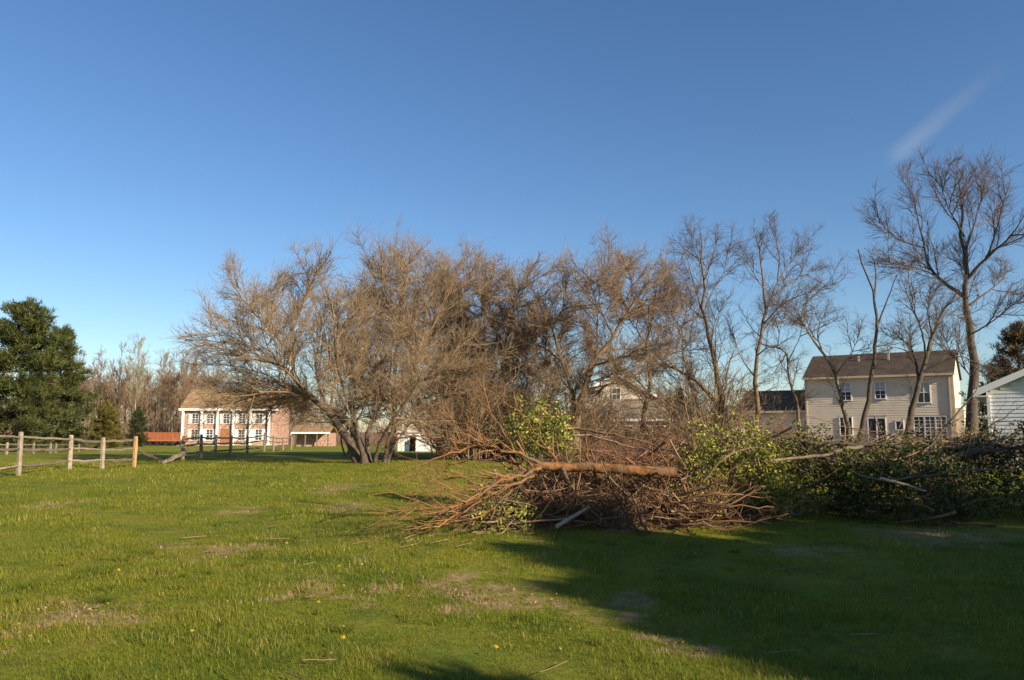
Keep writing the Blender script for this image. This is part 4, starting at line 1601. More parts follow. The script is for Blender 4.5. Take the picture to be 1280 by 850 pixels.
m.prism([(-1.4, 2.75), (1.98, 4.65), (1.98, 4.5), (-1.4, 2.6)], 'x', .3, 5.8)
uv_planar(m.build('front_wing_roof', M['roof_mid'], house3))
MB().box(.3, 5.8, -1.5, -1.405, 2.55, 2.75).build('gutter', M['white_paint'], house3)
for x in (1.6, 3.0, 4.4):
    window(house3, x, .9, 2.1, .8, -1.0, 2, 2)

# --- small garage beside it
D7 = 66.0
a7 = P(878, 556, D7)
gar = empty('small_garage', (a7[0], D7, float(tz(a7[0], D7))), R(-28), 'small white garage with a shaded open gable end and brown roof', 'garage')
m = MB()
m.prism([(0, -.4), (0, 2.4), (.25, 2.55), (.25, -.4)], 'y', 0, 4.0)
m.prism([(2.3, -.4), (2.3, 2.55), (2.6, 2.4), (2.6, -.4)], 'y', 0, 4.0)
m.box(.252, 2.298, 3.8, 3.9, -.4, 2.5)
m.prism([(.255, 2.45), (2.295, 2.45), (1.3, 3.1)], 'y', .3, .4)
m.build('wall', M['white_vinyl'], gar)
m = MB()
m.box(.3, 2.25, .5, .56, -.3, 2.4)  # near-black panel, stands in for the shadow on the gable end
m.build('door', M['near_black'], gar)
m = MB()
m.prism([(-.3, 2.3), (1.3, 3.3), (1.3, 3.18), (-.3, 2.18)], 'y', -.3, 4.2)
m.prism([(1.301, 3.3), (2.9, 2.3), (2.9, 2.18), (1.301, 3.18)], 'y', -.3, 4.2)
uv_planar(m.build('roof', M['roof_mid'], gar))

# --- white clapboard garage at the right edge
D8 = 28.0
a8 = P(1240, 556, D8)
wg_ = empty('white_garage', (a8[0], D8, float(tz(a8[0], D8))), R(-33), 'white clapboard garage with low gable at the right edge of the photo', 'garage')
H8, L8 = 2.72, 6.4
PITCH8 = math.tan(R(24))
pk = H8 + L8 / 2 * PITCH8
m = MB()
m.prism([(.02, -.4), (.02, H8), (L8 / 2, pk - .03), (L8 - .02, H8), (L8 - .02, -.4)], 'y', .04, 7.0)
m.build('wall', M['white_vinyl'], wg_)
z = -.1
first_b = True
while z < pk - .15:
    zt = z + .135
    if zt <= H8:
        a, b = 0.03, L8 - .03
    else:
        ins = (zt - H8) / PITCH8
        a, b = ins + .03, L8 - ins - .03
    if b - a > .2:
        MB().prism([(.004, z), (.020, zt - .003), (.036, zt - .003), (.036, z)], 'x', a, b).build('clapboard', M['white_vinyl'], wg_)
    z = zt
MB().box(-.07, .027, -.045, .05, -.3, H8 - .05).build('corner_board', M['white_paint'], wg_)
for s in (0, 1):
    m = MB()
    ov = .42
    if s == 0:
        m.prism([(-ov, H8 - ov * PITCH8 + .05), (L8 / 2, pk + .05), (L8 / 2, pk + .17), (-ov, H8 - ov * PITCH8 + .17)], 'y', -.3, 7.3)
    else:
        m.prism([(L8 / 2 + .001, pk + .05), (L8 + ov, H8 - ov * PITCH8 + .05), (L8 + ov, H8 - ov * PITCH8 + .17), (L8 / 2 + .001, pk + .17)], 'y', -.3, 7.3)
    uv_planar(m.build('roof', M['roof_mid'], wg_))
m = MB()
m.prism([(-ov - .03, H8 - ov * PITCH8 - .06), (L8 / 2, pk + .0), (L8 / 2, pk + .2), (-ov - .03, H8 - ov * PITCH8 + .19)], 'y', -.36, -.305)
m.prism([(L8 / 2 + .001, pk + .0), (L8 + ov, H8 - ov * PITCH8 - .06), (L8 + ov, H8 - ov * PITCH8 + .19), (L8 / 2 + .001, pk + .2)], 'y', -.36, -.305)
m.build('rake_board', M['white_paint'], wg_)
MB().box(-ov - .02, .0, -.29, 7.2, H8 - ov * PITCH8 - .04, H8 - ov * PITCH8 + .0).build('soffit', M['white_paint'], wg_)


# ------------------------------------------------------------------ split rail fences
def split_post(parent, base, h, mat, w=.13, lean=(0, 0), slots=(.28, .62, .95)):
    """Rough squared post with slots shown as dark recesses, tapered top."""
    x, y, z = base
    n = 9
    zz = np.linspace(-.25, h, n)
    V, Q = [], []
    ang0 = random.uniform(-.3, .3)
    k = 6
    for i in range(n):
        r = w * .5 * (1.0 + random.uniform(-.1, .1)) * (1 if i < n - 1 else .82)
        for j in range(k):
            a = ang0 + 2 * math.pi * j / k
            V.append((x + lean[0] * zz[i] + r * math.cos(a) * 1.15, y + lean[1] * zz[i] + r * math.sin(a) * .8, z + zz[i]))
    for i in range(n - 1):
        for j in range(k):
            Q.append((i * k + j, i * k + (j + 1) % k, (i + 1) * k + (j + 1) % k, (i + 1) * k + j))
    V.append((x + lean[0] * h, y + lean[1] * h, z + h + .015))
    T = [((n - 1) * k + j, (n - 1) * k + (j + 1) % k, len(V) - 1) for j in range(k)]
    return V, Q, T


def add_post(root, base, h, mat, w=.13, lean=(0, 0), rel=True):
    V, Q, T = split_post(root, base, h, mat, w, lean)
    V = np.array(V) - np.array(root.location)
    o = link('post', mesh_np('post', V, Q, T, np.full(len(V), random.random()), False), mat, root)
    return o


def add_rail(root, a, b, mat, r=.05, sag=.03, name='rail'):
    n = 8
    q = np.stack([np.asarray(a) * (1 - t) + np.asarray(b) * t for t in np.linspace(0, 1, n)])
    q[:, 2] -= sag * np.sin(np.linspace(0, math.pi, n))
    q += rng.normal(size=q.shape) * .012
    rr = r * np.array([.62, .9, 1.05, 1.0, 1.08, 1.0, .88, .6])
    g = Geo()
    g.tubes(q[None], rr[None], 5, np.array([random.random()]))
    g.cap(q[0], q[0] - q[1], rr[0], 6)
    g.cap(q[-1], q[-1] - q[-2], rr[-1], 6)
    return link(name, g.mesh(name, np.array(root.location) if root else q[0], smooth=False), mat, root, None if root else q[0])


def fence(posts, label, mats, rails=3, group='split rail fences of the field', skip=(), hs=None):
    bases = [ground_hit(px, py) for (px, py, _) in posts]
    root = empty('split_rail_fence', bases[0], 0, label, 'fence', group)
    root.rotation_euler = (0, 0, 0)
    tops = []
    for (px, py, topy), b, mt in zip(posts, bases, mats):
        h = float(P(px, topy, b[1])[2] - b[2])
        add_post(root, b, h, M[mt], .145, (random.uniform(-.02, .02), 0))
        tops.append(h)
    for i in range(len(posts) - 1):
        if i in skip:
            continue
        for j in range(rails):
            f = (.3, .62, .9)[j] if rails == 3 else (.45, .85)[j]
            a = bases[i] + np.array([0, -.02, tops[i] * f - .0])
            b = bases[i + 1] + np.array([0, -.02, tops[i + 1] * f - .02])
            if j == 0 and rails == 3:
                a[2] = bases[i][2] + .3
                b[2] = bases[i + 1][2] + .3
            add_rail(root, a, b, M['rail_grey'], .046, random.uniform(.0, .06))
    return root, bases, tops


f1, fb1, ft1 = fence([(-48, 603, 536), (23, 595, 540), (86.5, 587, 544), (127.5, 586, 547), (167.5, 584, 545.5)],
                     'grey split rail fence at the left of the lawn ending in a new orange post', ['rail_grey', 'rail_pale', 'rail_pale', 'rail_pale', 'rail_new'])
f2, fb2, ft2 = fence([(228, 576, 545), (251, 572, 543), (269, 570.5, 543.5), (288, 569, 544), (309, 567, 545), (330, 564.5, 541), (341.5, 564, 545), (353.5, 562.5, 546), (364, 561.5, 546)],
                     'grey split rail fence running in front of the brick house', ['rail_pale', 'rail_pale', 'rail_pale', 'rail_grey', 'rail_grey', 'rail_pale', 'rail_pale', 'rail_pale', 'rail_pale'])  # paler wood on the leading posts stands in for sunlight on them
fence([(-30, 569, 553), (8, 568, 553), (41.5, 567, 553.5), (62.5, 566.5, 554), (69.5, 566, 554), (98, 565, 555)],
      'farther split rail fence at the foot of the dark pines', ['rail_grey', 'rail_pale', 'rail_pale', 'rail_pale', 'rail_pale', 'rail_grey'], rails=2)
# the collapsed bay: one rail hangs from the new post, one pale rail leans on the next post
pA = fb1[4] + np.array([.05, -.03, ft1[4] * .55])
pB = ground_hit(203, 578) + np.array([0, 0, .06])
o = add_rail(None, pA, pB, M['rail_grey'], .05, .0, 'fallen_rail')
tag(o, 'dark broken rail sloping down from the new orange post to the grass', 'fence rail')
pA = ground_hit(204, 580) + np.array([0, 0, .05])
pB = P(234.5, 563.5, fb2[0][1] - .12)
o = add_rail(None, pA, pB, M['rail_pale'], .085, .0, 'leaning_rail')
tag(o, 'pale split rail with one end propped on the first post before the brick house', 'fence rail')


# ------------------------------------------------------------------ felled tree and brush heap
def pix_limb(pts, r0, r1, depth, n=14, wig=.006):
    return limb(pts, r0, r1, depth, n, wig)


DF = 13.2
q, rr = pix_limb([(845, 591, 0), (800, 588, 0), (750, 585, .05), (705, 583, .1), (668, 581, .1)], .095, .07, DF, 26, .004)
rr = rr * (1 + rng.normal(size=len(rr)) * .045)
base = np.array([q[0][0], q[0][1], float(tz(q[0][0], q[0][1]))])
felled = empty('felled_tree', base, 0, 'felled sapling with orange-brown bark lying on the brush heap, branches to the left', 'felled tree')
g = Geo()
g.tubes(q[None], rr[None], 12, np.array([.55]))
link('trunk', g.mesh('trunk', base), M['orange_bark'], felled)
g = Geo()
g.cap(q[0], q[0] - q[1], rr[0] * 1.0, 12)
link('cut_end', g.mesh('cut_end', base), M['cut_wood'], felled)
FL = [([(677, 581, .1), (646, 568, -.1), (611, 560, -.3), (578, 562, -.5), (551, 571, -.7), (522, 582, -.9)], .05, .012),
      ([(670, 586, .1), (640, 595, -.2), (599, 596, -.6), (565, 595, -.8), (535, 594, -1.0)], .04, .01),
      ([(667, 595, -.1), (622, 616, -.6), (587, 632, -1.0), (554, 651, -1.3), (526, 661, -1.5)], .042, .012),
      ([(676, 585, 0), (640, 597, -.4), (608, 613, -.8), (578, 628, -1.0), (538, 641, -1.2), (500, 648, -1.3)], .045, .01),
      ([(650, 580, .1), (620, 568, .4), (595, 548, .6), (572, 528, .8), (546, 515, 1.0)], .035, .008),
      ([(700, 581, .1), (680, 555, .2), (660, 530, .3), (644, 508, .4)], .03, .007),
      ([(646, 568, -.1), (632, 545, .2), (618, 522, .3), (606, 503, .4)], .03, .007),
      ([(640, 612, -.6), (605, 643, -1.0), (575, 651, -1.2), (552, 656, -1.3)], .028, .01),
      ([(608, 613, -.8), (590, 628, -1.0), (565, 634, -1.1), (525, 635, -1.3), (494, 639, -1.4)], .026, .008),
      ([(600, 560, -.3), (560, 548, -.4), (530, 545, -.5), (500, 548, -.6)], .022, .006),
      ([(622, 616, -.6), (585, 612, -.9), (545, 612, -1.1), (505, 618, -1.2)], .024, .007),
      ([(640, 578, 0), (600, 575, .5), (560, 580, .8), (528, 586, 1.0)], .03, .007),
      ([(703, 586, -.02), (709, 600, -.3), (713, 608, -.42)], .05, .042)]
lims = []
for i_, (pts, r0, r1) in enumerate(FL):
    q, rr = pix_limb(pts, r0 * (.72 if i_ < len(FL) - 1 else .9), r1 * .8, DF, 16, .009)
    rr = rr * (1 + rng.normal(size=len(rr)) * .05)
    zmin = tz(q[:, 0], q[:, 1]) + .03
    q[:, 2] = np.maximum(q[:, 2], zmin)
    g = Geo()
    g.tubes(q[None], rr[None], 7, np.array([random.uniform(.4, .9)]))
    o = link('limb', g.mesh('limb', base), M['orange_bark'], felled)
    if i_ == len(FL) - 1:
        g = Geo()
        g.cap(q[-1], q[-1] - q[-2], rr[-1], 10)
        link('sawn_face', g.mesh('sawn_face', base), M['cut_wood'], o)
    else:
        lims.append((q, rr))
g = Geo()
c1 = grow(batch(lims), 6.5, .2, 1, 36, 14, (.5, 1.3), 6, .12, .0, .5, .006, rmax=.013, side=(-.5, 0, 0))
c2 = grow(c1, 5.5, .1, 1, 36, 14, (.25, .75), 4, .14, .0, .55, .0035, side=(-.4, 0, 0))
c3 = grow(c2, 3.0, .1, 1, 36, 14, (.12, .35), 3, .14, .0, .6, .0028)
for k_, cc in ((4, c1), (3, c2), (3, c3)):
    for p_, r_ in cc:
        g.tubes(p_, r_, k_)
link('crown', g.mesh('crown', base), M['orange_twig'], felled)


def sticks(K, cx, cy, rx, ry, h, seed, length=(.5, 1.5), rad=(.004, .012), flat=.35, along=None, nseg=6, wig=.13, k=4, power=.5, lift=0.0):
    """Loose sticks lying through a mound: centre line points inside a flattened dome."""
    r = np.random.default_rng(seed)
    a = r.uniform(0, 2 * math.pi, K)
    rad_ = r.uniform(0, 1, K) ** power
    x = cx + rx * rad_ * np.cos(a)
    y = cy + ry * rad_ * np.sin(a)
    top = h * np.clip(1 - rad_ ** 2.2, .05, 1)
    z = tz(x, y) + top * r.uniform(.05, 1, K) ** .7 + lift
    d = r.normal(size=(K, 3)) * np.array([1, 1, flat])
    if along is not None:
        d = d + np.asarray(along) * r.choice([-1, 1], K)[:, None]
    d /= np.linalg.norm(d, axis=1, keepdims=True)
    L = r.uniform(length[0], length[1], K)
    pts = np.empty((K, nseg + 1, 3))
    pts[:, 0] = np.stack([x, y, z], 1) - d * L[:, None] * .5
    for s in range(nseg):
        d = d + r.normal(size=(K, 3)) * wig * np.array([1, 1, .7])
        d /= np.linalg.norm(d, axis=1, keepdims=True)
        pts[:, s + 1] = pts[:, s] + d * (L / nseg)[:, None]
    pts[..., 2] = np.maximum(pts[..., 2], tz(pts[..., 0], pts[..., 1]) + .01)
    rr = (rad[0] + (rad[1] * 2 - rad[0]) * r.uniform(0, 1, K) ** 3.5)[:, None] * np.linspace(1, .4, nseg + 1)[None]
    return pts, rr


# the heap of cut twigs under the felled trunk
c = G(765, 14.2)
g = Geo()
p1, r1 = sticks(1300, c[0], c[1] + .1, 2.25, 1.25, 1.12, 41, (.6, 1.9), (.004, .015), .5, wig=.2)
p2, r2 = sticks(650, c[0] - .3, c[1] - .35, 2.4, 1.0, .8, 42, (.5, 1.5), (.003, .011), .8, wig=.22)
g.tubes(p1, r1, 4)
g2 = Geo()
g2.tubes(p2, r2, 4)
for p_, r_ in grow([(p2, r2)], 2.2, .1, 1, 38, 15, (.2, .6), 3, .15, 0, .6, .003):
    g2.tubes(p_, r_, 3)
tag(link('dry_sticks', g2.mesh('dry_sticks'), M['twig_brown']), 'dry grey-tan sticks mixed through the front of the reddish twig heap', 'sticks', kind='stuff')
b2 = grow([(p1, r1)], 2.2, .1, 1, 38, 15, (.2, .6), 3, .15, 0, .6, .003)
for p_, r_ in b2:
    g.tubes(p_, r_, 3)
tag(link('brush_heap', g.mesh('brush_heap'), M['twig_red']), 'heap of loose reddish brown twigs under the felled orange trunk', 'brush heap', kind='stuff')


def cut_branch(name, pts, r0, r1, depth, label, mat, twm, dens=(2.5, 4), tl=(.3, .9), cut=0, group=None, leaf=None, nleaf=0, up=0.0, side=None, cat='branch'):
    q, rr = pix_limb(pts, r0, r1, depth, 14, .002 if cat == 'log' else .008)
    q[:, 2] = np.maximum(q[:, 2], tz(q[:, 0], q[:, 1]) + r1)
    b = np.array([q[0][0], q[0][1], q[0][2]])
    root = empty(name, b, 0, label, cat, group)
    g = Geo()
    g.tubes(q[None], rr[None], 8, np.array([.6]))
    st = link('stem', g.mesh('stem', b), mat, root)
    g = Geo()
    e = 0 if cut == 0 else -1
    g.cap(q[e], q[e] - q[1 if e == 0 else -2], rr[e], 10)
    link('cut_end', g.mesh('cut_end', b), M['cut_wood'], root)
    if dens:
        c1 = grow(batch([(q, rr)]), dens[0], .25, 1, 38, 14, tl, 5, .14, up, .5, .005, rmax=.012, side=side)
        c2 = grow(c1, dens[1], .1, 1, 38, 14, (tl[0] * .5, tl[1] * .5), 3, .14, up, .6, .0035)
        g = Geo()
        for p_, r_ in c1 + c2:
            g.tubes(p_, r_, 3)
        if c1:
            tag(link('twigs', g.mesh('twigs', b), twm, root), kind='stuff')
        if leaf is not None and c2:
            pn, rn = c2[0]
            pick = rng.integers(0, len(pn), nleaf)
            kk = rng.integers(1, pn.shape[1], nleaf)
            C = pn[pick, kk] + rng.normal(size=(nleaf, 3)) * .03
            g = Geo()
            g.leaves(C, rng.uniform(.04, .075, nleaf), tone=rng.uniform(0, 1, nleaf))
            link('foliage', g.mesh('foliage', b, smooth=False), leaf, root)
    return root


cut_branch('cut_log', [(736, 634, 0), (716, 646, -.15), (696, 658, -.3)], .026, .034, 12.6, 'short grey cut log leaning on the front of the twig heap', M['bark_pale'], M['twig_red'], None, cat='log', cut=1)
for i_, (pts, r0) in enumerate([([(838, 628, .2), (880, 628, -.1), (920, 633, -.3), (968, 634, -.4)], .022),
                                ([(842, 640, .1), (880, 641, -.2), (915, 628, -.4), (945, 612, -.4)], .02),
                                ([(838, 648, 0), (880, 650, -.3), (930, 652, -.5), (985, 642, -.6)], .018),
                                ([(845, 618, .3), (875, 612, 0), (900, 600, -.2), (922, 580, -.3)], .024),
                                ([(850, 655, -.2), (880, 656, -.4), (905, 662, -.5), (940, 655, -.5)], .018),
                                ([(836, 636, .2), (868, 622, -.1), (905, 618, -.3), (950, 622, -.3)], .02)]):
    cut_branch('cut_branch', pts, r0, .007, 13.0, ('straight pinkish brown cut branch, longest of the fan at mid height', 'pinkish brown cut branch curving up across the middle of the fan',
                'low pinkish brown cut branch, its tip far out on the grass', 'steepest pinkish brown cut branch, rising beside the felled trunk end',
                'short cut branch flat on the grass at the very bottom of the fan', 'pinkish brown cut branch just above the long straight one in the fan')[i_], M['twig_red'], M['twig_red'], (4.5, 4), (.25, .8), 0, 'cut branches fanning out of the heap', side=(.6, 0, 0))
cut_branch('cut_branch', [(718, 536, 1), (760, 541, .6), (795, 550, .4), (830, 560, .2)], .03, .016, 15.6, 'pale forked branch lying across the undergrowth right of the holly', M['bark_warm'], M['twig_tan'], (2, 3), (.3, .9), 1)
cut_branch('cut_branch', [(700, 545, 1), (742, 546, .8), (775, 555, .5), (812, 566, .2)], .03, .014, 15.8, 'thinner pale branch lying just below the pale forked one', M['bark_pale'], M['twig_tan'], (2, 3), (.3, .9), 0)


# ------------------------------------------------------------------ leafy heaps on the right
def leafy_heap(name, px, dp, rx, ry, h, nst, nleaf, label, mat, seed, stickmat='twig_brown', size=(.05, .09), up=None, lift=0.0, hang=.0, hollow=None, cat='brush heap', group=None, fuzz=.12, lobes=5):
    r = np.random.default_rng(seed)
    b = G(px, dp)
    root = empty(name, b, 0, label, cat, group)
    g = Geo()
    p_, r_ = sticks(nst, b[0], b[1], rx, ry, h, seed, (.6, 1.6), (.004, .016), .6)
    g.tubes(p_, r_, 4)
    tw = grow([(p_, r_)], 2.5, .2, 1, 38, 15, (.2, .6), 3, .15, .02, .6, .0035)
    for q_, s_ in tw:
        g.tubes(q_, s_, 3)
    link('branches', g.mesh('branches', b), M[stickmat], root)
    # leaves in sprays: each spray is a short shoot with leaves along it, most of them near the mound's skin
    ns = nleaf // 9
    a = r.uniform(0, 2 * math.pi, ns)
    u = r.uniform(0, 1, ns)
    el = np.arcsin(u ** .8)
    lob = 1 + .16 * np.sin(a * lobes + seed) + .1 * np.sin(a * 2.3 * lobes + el * 7)
    shell = r.uniform(.55, 1.05, ns) ** .6 * lob
    C = np.stack([rx * np.cos(a) * np.cos(el) * shell, ry * np.sin(a) * np.cos(el) * shell, h * np.sin(el) * shell], 1) + b
    if hollow is not None:
        (hx, hy, hz), (ax, ay, az_) = hollow
        keep = (((C - np.array([hx, hy, hz])) / np.array([ax, ay, az_])) ** 2).sum(1) > 1
        C = C[keep]
    ns = len(C)
    D = np.stack([np.cos(a[:ns]), np.sin(a[:ns]), r.uniform(-.5, .9, ns)], 1) + r.normal(size=(ns, 3)) * .6
    D /= np.linalg.norm(D, axis=1, keepdims=True)
    t = r.uniform(0, .32, (ns, 9))
    L = C[:, None, :] + D[:, None, :] * t[:, :, None] + r.normal(size=(ns, 9, 3)) * .03
    L[..., 2] = np.maximum(L[..., 2] + lift, tz(L[..., 0], L[..., 1]) + .02)
    L = L.reshape(-1, 3)
    tone = np.clip(np.repeat(r.uniform(0, 1, ns), 9) * .7 + r.uniform(0, .35, ns * 9), 0, 1)
    g = Geo()
    g.leaves(L, r.uniform(size[0], size[1], len(L)), tone=tone)
    link('foliage', g.mesh('foliage', b, smooth=False), mat, root)
    return root


leafy_heap('holly_heap', 915, 14.6, 1.05, .9, 1.5, 110, 8800, 'heap of cut leafy holly branches right beside the twig heap', M['holly'], 51)
leafy_heap('holly_heap', 1010, 15.2, 1.15, .9, 1.4, 110, 8200, 'shaded middle heap of cut holly with a dark hollow in front', M['holly_shade'], 52, hollow=(G(1040, 14.3) + np.array([0, 0, .45]), (.9, .6, .62)))
leafy_heap('holly_heap', 1130, 14.5, 1.1, .9, 1.28, 120, 8200, 'drooping heap of cut holly with pale sticks, before the white garage', M['holly_shade'], 53, up=None)
leafy_heap('evergreen_bush', 1262, 15.2, 1.35, 1.0, 1.5, 90, 8200, 'dark evergreen bush in deep shade at the right edge of the lawn', M['holly_shade'], 54, cat='bush')
# the upright holly in the middle
leafy_heap('holly_shrub', 676, 15.6, .52, .48, 1.0, 50, 2700, 'bright yellow-green leafy holly standing behind the felled tree', M['holly'], 55, cat='shrub', size=(.055, .095), lift=1.0)
leafy_heap('holly_shrub', 716, 15.2, .45, .4, 1.15, 40, 1500, 'small sparse yellow-green holly below the bright one, behind the felled trunk', M['holly'], 56, cat='shrub')
leafy_heap('ivy_clump', 632, 12.6, .42, .3, .5, 30, 520, 'low clump of green ivy leaves caught in the felled tree branches', M['holly'], 57, cat='ivy')
leafy_heap('holly_heap', 860, 13.9, .5, .45, 1.0, 60, 1300, 'small leafy pile between the felled trunk end and the big holly heap', M['holly'], 58)

cut_branch('cut_branch', [(962, 576, 0), (1000, 572, .1), (1040, 566, .1), (1078, 558, .2)], .026, .032, 13.9, 'thick grey branch lying level across the holly heaps', M['bark_grey'], M['twig_brown'], (1.5, 3), (.3, .8), 0)
cut_branch('cut_branch', [(1243, 587, -.2), (1200, 589, 0), (1160, 594, .1), (1105, 600, .2), (1068, 592, .3)], .014, .024, 13.4, 'long grey branch with a pale sawn tip pointing to the garage', M['bark_grey'], M['twig_brown'], (3, 3.5), (.3, .8), 0, leaf=M['holly'], nleaf=260)
cut_branch('cut_branch', [(1100, 598, -.2), (1125, 604, -.3), (1158, 614, -.35)], .03, .018, 13.3, 'short pale splintered branch stub in front of the drooping heap', M['bark_pale'], M['twig_brown'], None, (.2, .5), 0)
cut_branch('cut_branch', [(1000, 552, .5), (1080, 556, .3), (1160, 562, .2), (1240, 556, .3), (1300, 550, .4)], .045, .03, 14.6, 'dark horizontal pole along the top of the heaps, left end cut', M['bark_dark'], M['twig_brown'], (2.5, 3.5), (.4, 1.1), 0)
cut_branch('cut_branch', [(1150, 578, .2), (1200, 572, .3), (1250, 560, .5), (1300, 556, .6)], .035, .025, 14.2, 'second dark pole below the long horizontal one', M['bark_dark'], M['twig_brown'], (2.5, 3.5), (.4, 1.1), 0)
cut_branch('cut_branch', [(1150, 572, .4), (1178, 540, .6), (1200, 512, .7), (1222, 485, .8)], .03, .008, 14.6, 'arching bare branch rising from the heap in front of the garage corner', M['bark_dark'], M['twig_dark'], (4.2, 3.5), (.4, 1.0), 0, up=.03)
cut_branch('cut_branch', [(1190, 575, .3), (1225, 545, .5), (1258, 520, .6), (1285, 500, .7)], .022, .006, 14.4, 'thin bare branch arching up in front of the white clapboards', M['bark_dark'], M['twig_dark'], (3.2, 3.5), (.4, 1.0), 0, up=.03)
cut_branch('cut_branch', [(880, 600, -.2), (897, 580, -.3), (916, 566, -.3), (940, 560, -.2)], .028, .012, 13.6, 'curved tan branch over the leafy heap beside the felled trunk', M['bark_warm'], M['twig_brown'], (2.5, 3.5), (.3, .8), 0, leaf=M['holly'], nleaf=160)
# loose brown twigs strewn over the tops of the right heaps
g = Geo()
for (px, dp, rx, h, K, sd) in ((930, 15.6, 1.6, 1.45, 70, 61), (1060, 16.0, 1.6, 1.4, 110, 62), (1180, 16.0, 1.7, 1.4, 170, 63)):
    c = G(px, dp)
    p_, r_ = sticks(K, c[0], c[1], rx, .9, .35, sd, (.6, 1.9), (.004, .012), .25, (1.1, 0, 0), lift=h - .35)
    g.tubes(p_, r_, 4)
    tw = grow([(p_, r_)], 2.5, .1, 1, 36, 14, (.2, .7), 3, .15, .02, .6, .0035)
    for q_, s_ in tw:
        g.tubes(q_, s_, 3)
tag(link('loose_twigs', g.mesh('loose_twigs'), M['twig_brown']), 'loose brown twigs strewn over the tops of the holly heaps', 'twigs', kind='stuff')


# ------------------------------------------------------------------ grass
def grass_zone(y0, y1, dens, hgt, wid, bend, segs):
    xm = lambda y: .68 * y + 1.6
    area = (y1 - y0) * (xm(y0) + xm(y1))
    K = int(area * dens)
    y = rng.uniform(y0, y1, int(K * 1.5))
    x = rng.uniform(-1, 1, len(y)) * xm(y1)
    ok = np.abs(x) < xm(y)
    x, y = x[ok][:K], y[ok][:K]
    # thinner on the dry patches
    thin = np.zeros(len(x))
    for (cx_, cy_, sx, sy) in PATCHES:
        thin = np.maximum(thin, np.clip(1.3 - np.hypot((x - cx_) / max(sx, .15), (y - cy_) / max(sy, .25)), 0, 1))
    ok = rng.uniform(0, 1, len(x)) > thin * .35
    x, y = x[ok], y[ok]
    K = len(x)
    cl = np.sin(x * 1.7 + 2 * np.sin(y * .9)) * np.sin(y * 1.3 + 1.5 * np.sin(x * 1.1)) + .6 * np.sin(x * 4.3 + y * 3.1) * np.sin(y * 5.1 - x * 2.2)
    hh = hgt * rng.uniform(.45, 1.25, K) * (1 + .45 * cl)
    hh *= np.where(rng.uniform(0, 1, K) > .985, 1.4, 1.0)
    a = rng.uniform(0, 2 * math.pi, K)
    d = np.stack([np.cos(a), np.sin(a)], 1)
    s = np.stack([-np.sin(a), np.cos(a)], 1)
    bd = rng.uniform(.15, 1.0, K) * bend
    z0 = tz(x, y) - .005
    w = wid * rng.uniform(.6, 1.3, K)
    tone = np.clip(rng.uniform(0, 1, K) * .8 + .1 * cl + rng.uniform(0, .2, K), 0, 1)
    rings = []
    for j in range(segs + 1):
        t = j / segs
        off = bd * hh * t ** 1.7
        cx_ = x + d[:, 0] * off
        cy_ = y + d[:, 1] * off
        cz = z0 + hh * t * (1 - .25 * bd * t)
        ww = w * (1 - t ** 1.5) * .5
        if j < segs:
            rings.append(np.stack([cx_ - s[:, 0] * ww, cy_ - s[:, 1] * ww, cz], 1))
            rings.append(np.stack([cx_ + s[:, 0] * ww, cy_ + s[:, 1] * ww, cz], 1))
        else:
            rings.append(np.stack([cx_, cy_, cz], 1))
    V = np.stack(rings, 1)
    nv = 2 * segs + 1
    b = (np.arange(K) * nv)[:, None]
    q, t_ = [], []
    for j in range(segs - 1):
        q.append(b + np.array([2 * j, 2 * j + 1, 2 * j + 3, 2 * j + 2]))
    t_.append(b + np.array([2 * segs - 2, 2 * segs - 1, 2 * segs]))
    return V.reshape(-1, 3), (np.concatenate(q) if q else None), np.concatenate(t_), np.repeat(tone, nv)


g = Geo()
for z_ in ((3.6, 6.2, 4200, .05, .0042, 1.1, 2), (6.2, 9, 2600, .052, .0055, 1.1, 2), (9, 13, 1350, .055, .0075, 1.0, 1), (13, 20, 620, .06, .011, .9, 1), (20, 34, 210, .066, .019, .8, 1)):
    V, q, t, tn = grass_zone(*z_)
    g.add(V, q, t, tn)
tx = np.concatenate([rng.uniform(-5.5, -3.2, 34), rng.uniform(-5, 4, 60)])
ty = np.concatenate([rng.uniform(7.5, 11, 34), rng.uniform(4.2, 15, 60)])
for x, y in zip(tx, ty):
    n = int(rng.integers(25, 60))
    a = rng.uniform(0, 2 * math.pi, n)
    r_ = rng.uniform(0, .09, n)
    C = np.stack([x + r_ * np.cos(a), y + r_ * np.sin(a), np.zeros(n)], 1)
    C[:, 2] = tz(C[:, 0], C[:, 1])
    D = np.stack([np.cos(a) * .55, np.sin(a) * .55, np.ones(n)], 1) + rng.normal(size=(n, 3)) * .2
    D /= np.linalg.norm(D, axis=1, keepdims=True)
    g.blades(C, D, rng.uniform(.05, .12, n), .008, rng.uniform(.05, .55, n))
tag(link('grass', g.mesh('grass', smooth=False), M['grass']), 'short lawn grass covering the field', 'grass', kind='stuff')

# dead leaves scattered on the bare patches
g = Geo()
C = []
for (x, y, sx, sy) in PATCHES:
    if y > 14:
        continue
    n = int(20 + 60 * sx * sy)
    C.append(np.stack([x + rng.normal(0, sx * .6, n), y + rng.normal(0, sy * .6, n), np.zeros(n)], 1))
C.append(np.stack([rng.uniform(-5, 6, 260), rng.uniform(4, 13, 260), np.zeros(260)], 1))
C = np.concatenate(C)
C[:, 2] = tz(C[:, 0], C[:, 1]) + rng.uniform(.015, .045, len(C))
g.leaves(C, rng.uniform(.018, .042, len(C)), tone=rng.uniform(0, 1, len(C)), aspect=.6, fold=.4)
tag(link('fallen_leaves', g.mesh('fallen_leaves', smooth=False), M['dead_leaf']), 'small brown fallen leaves scattered over the lawn', 'leaves', kind='stuff')


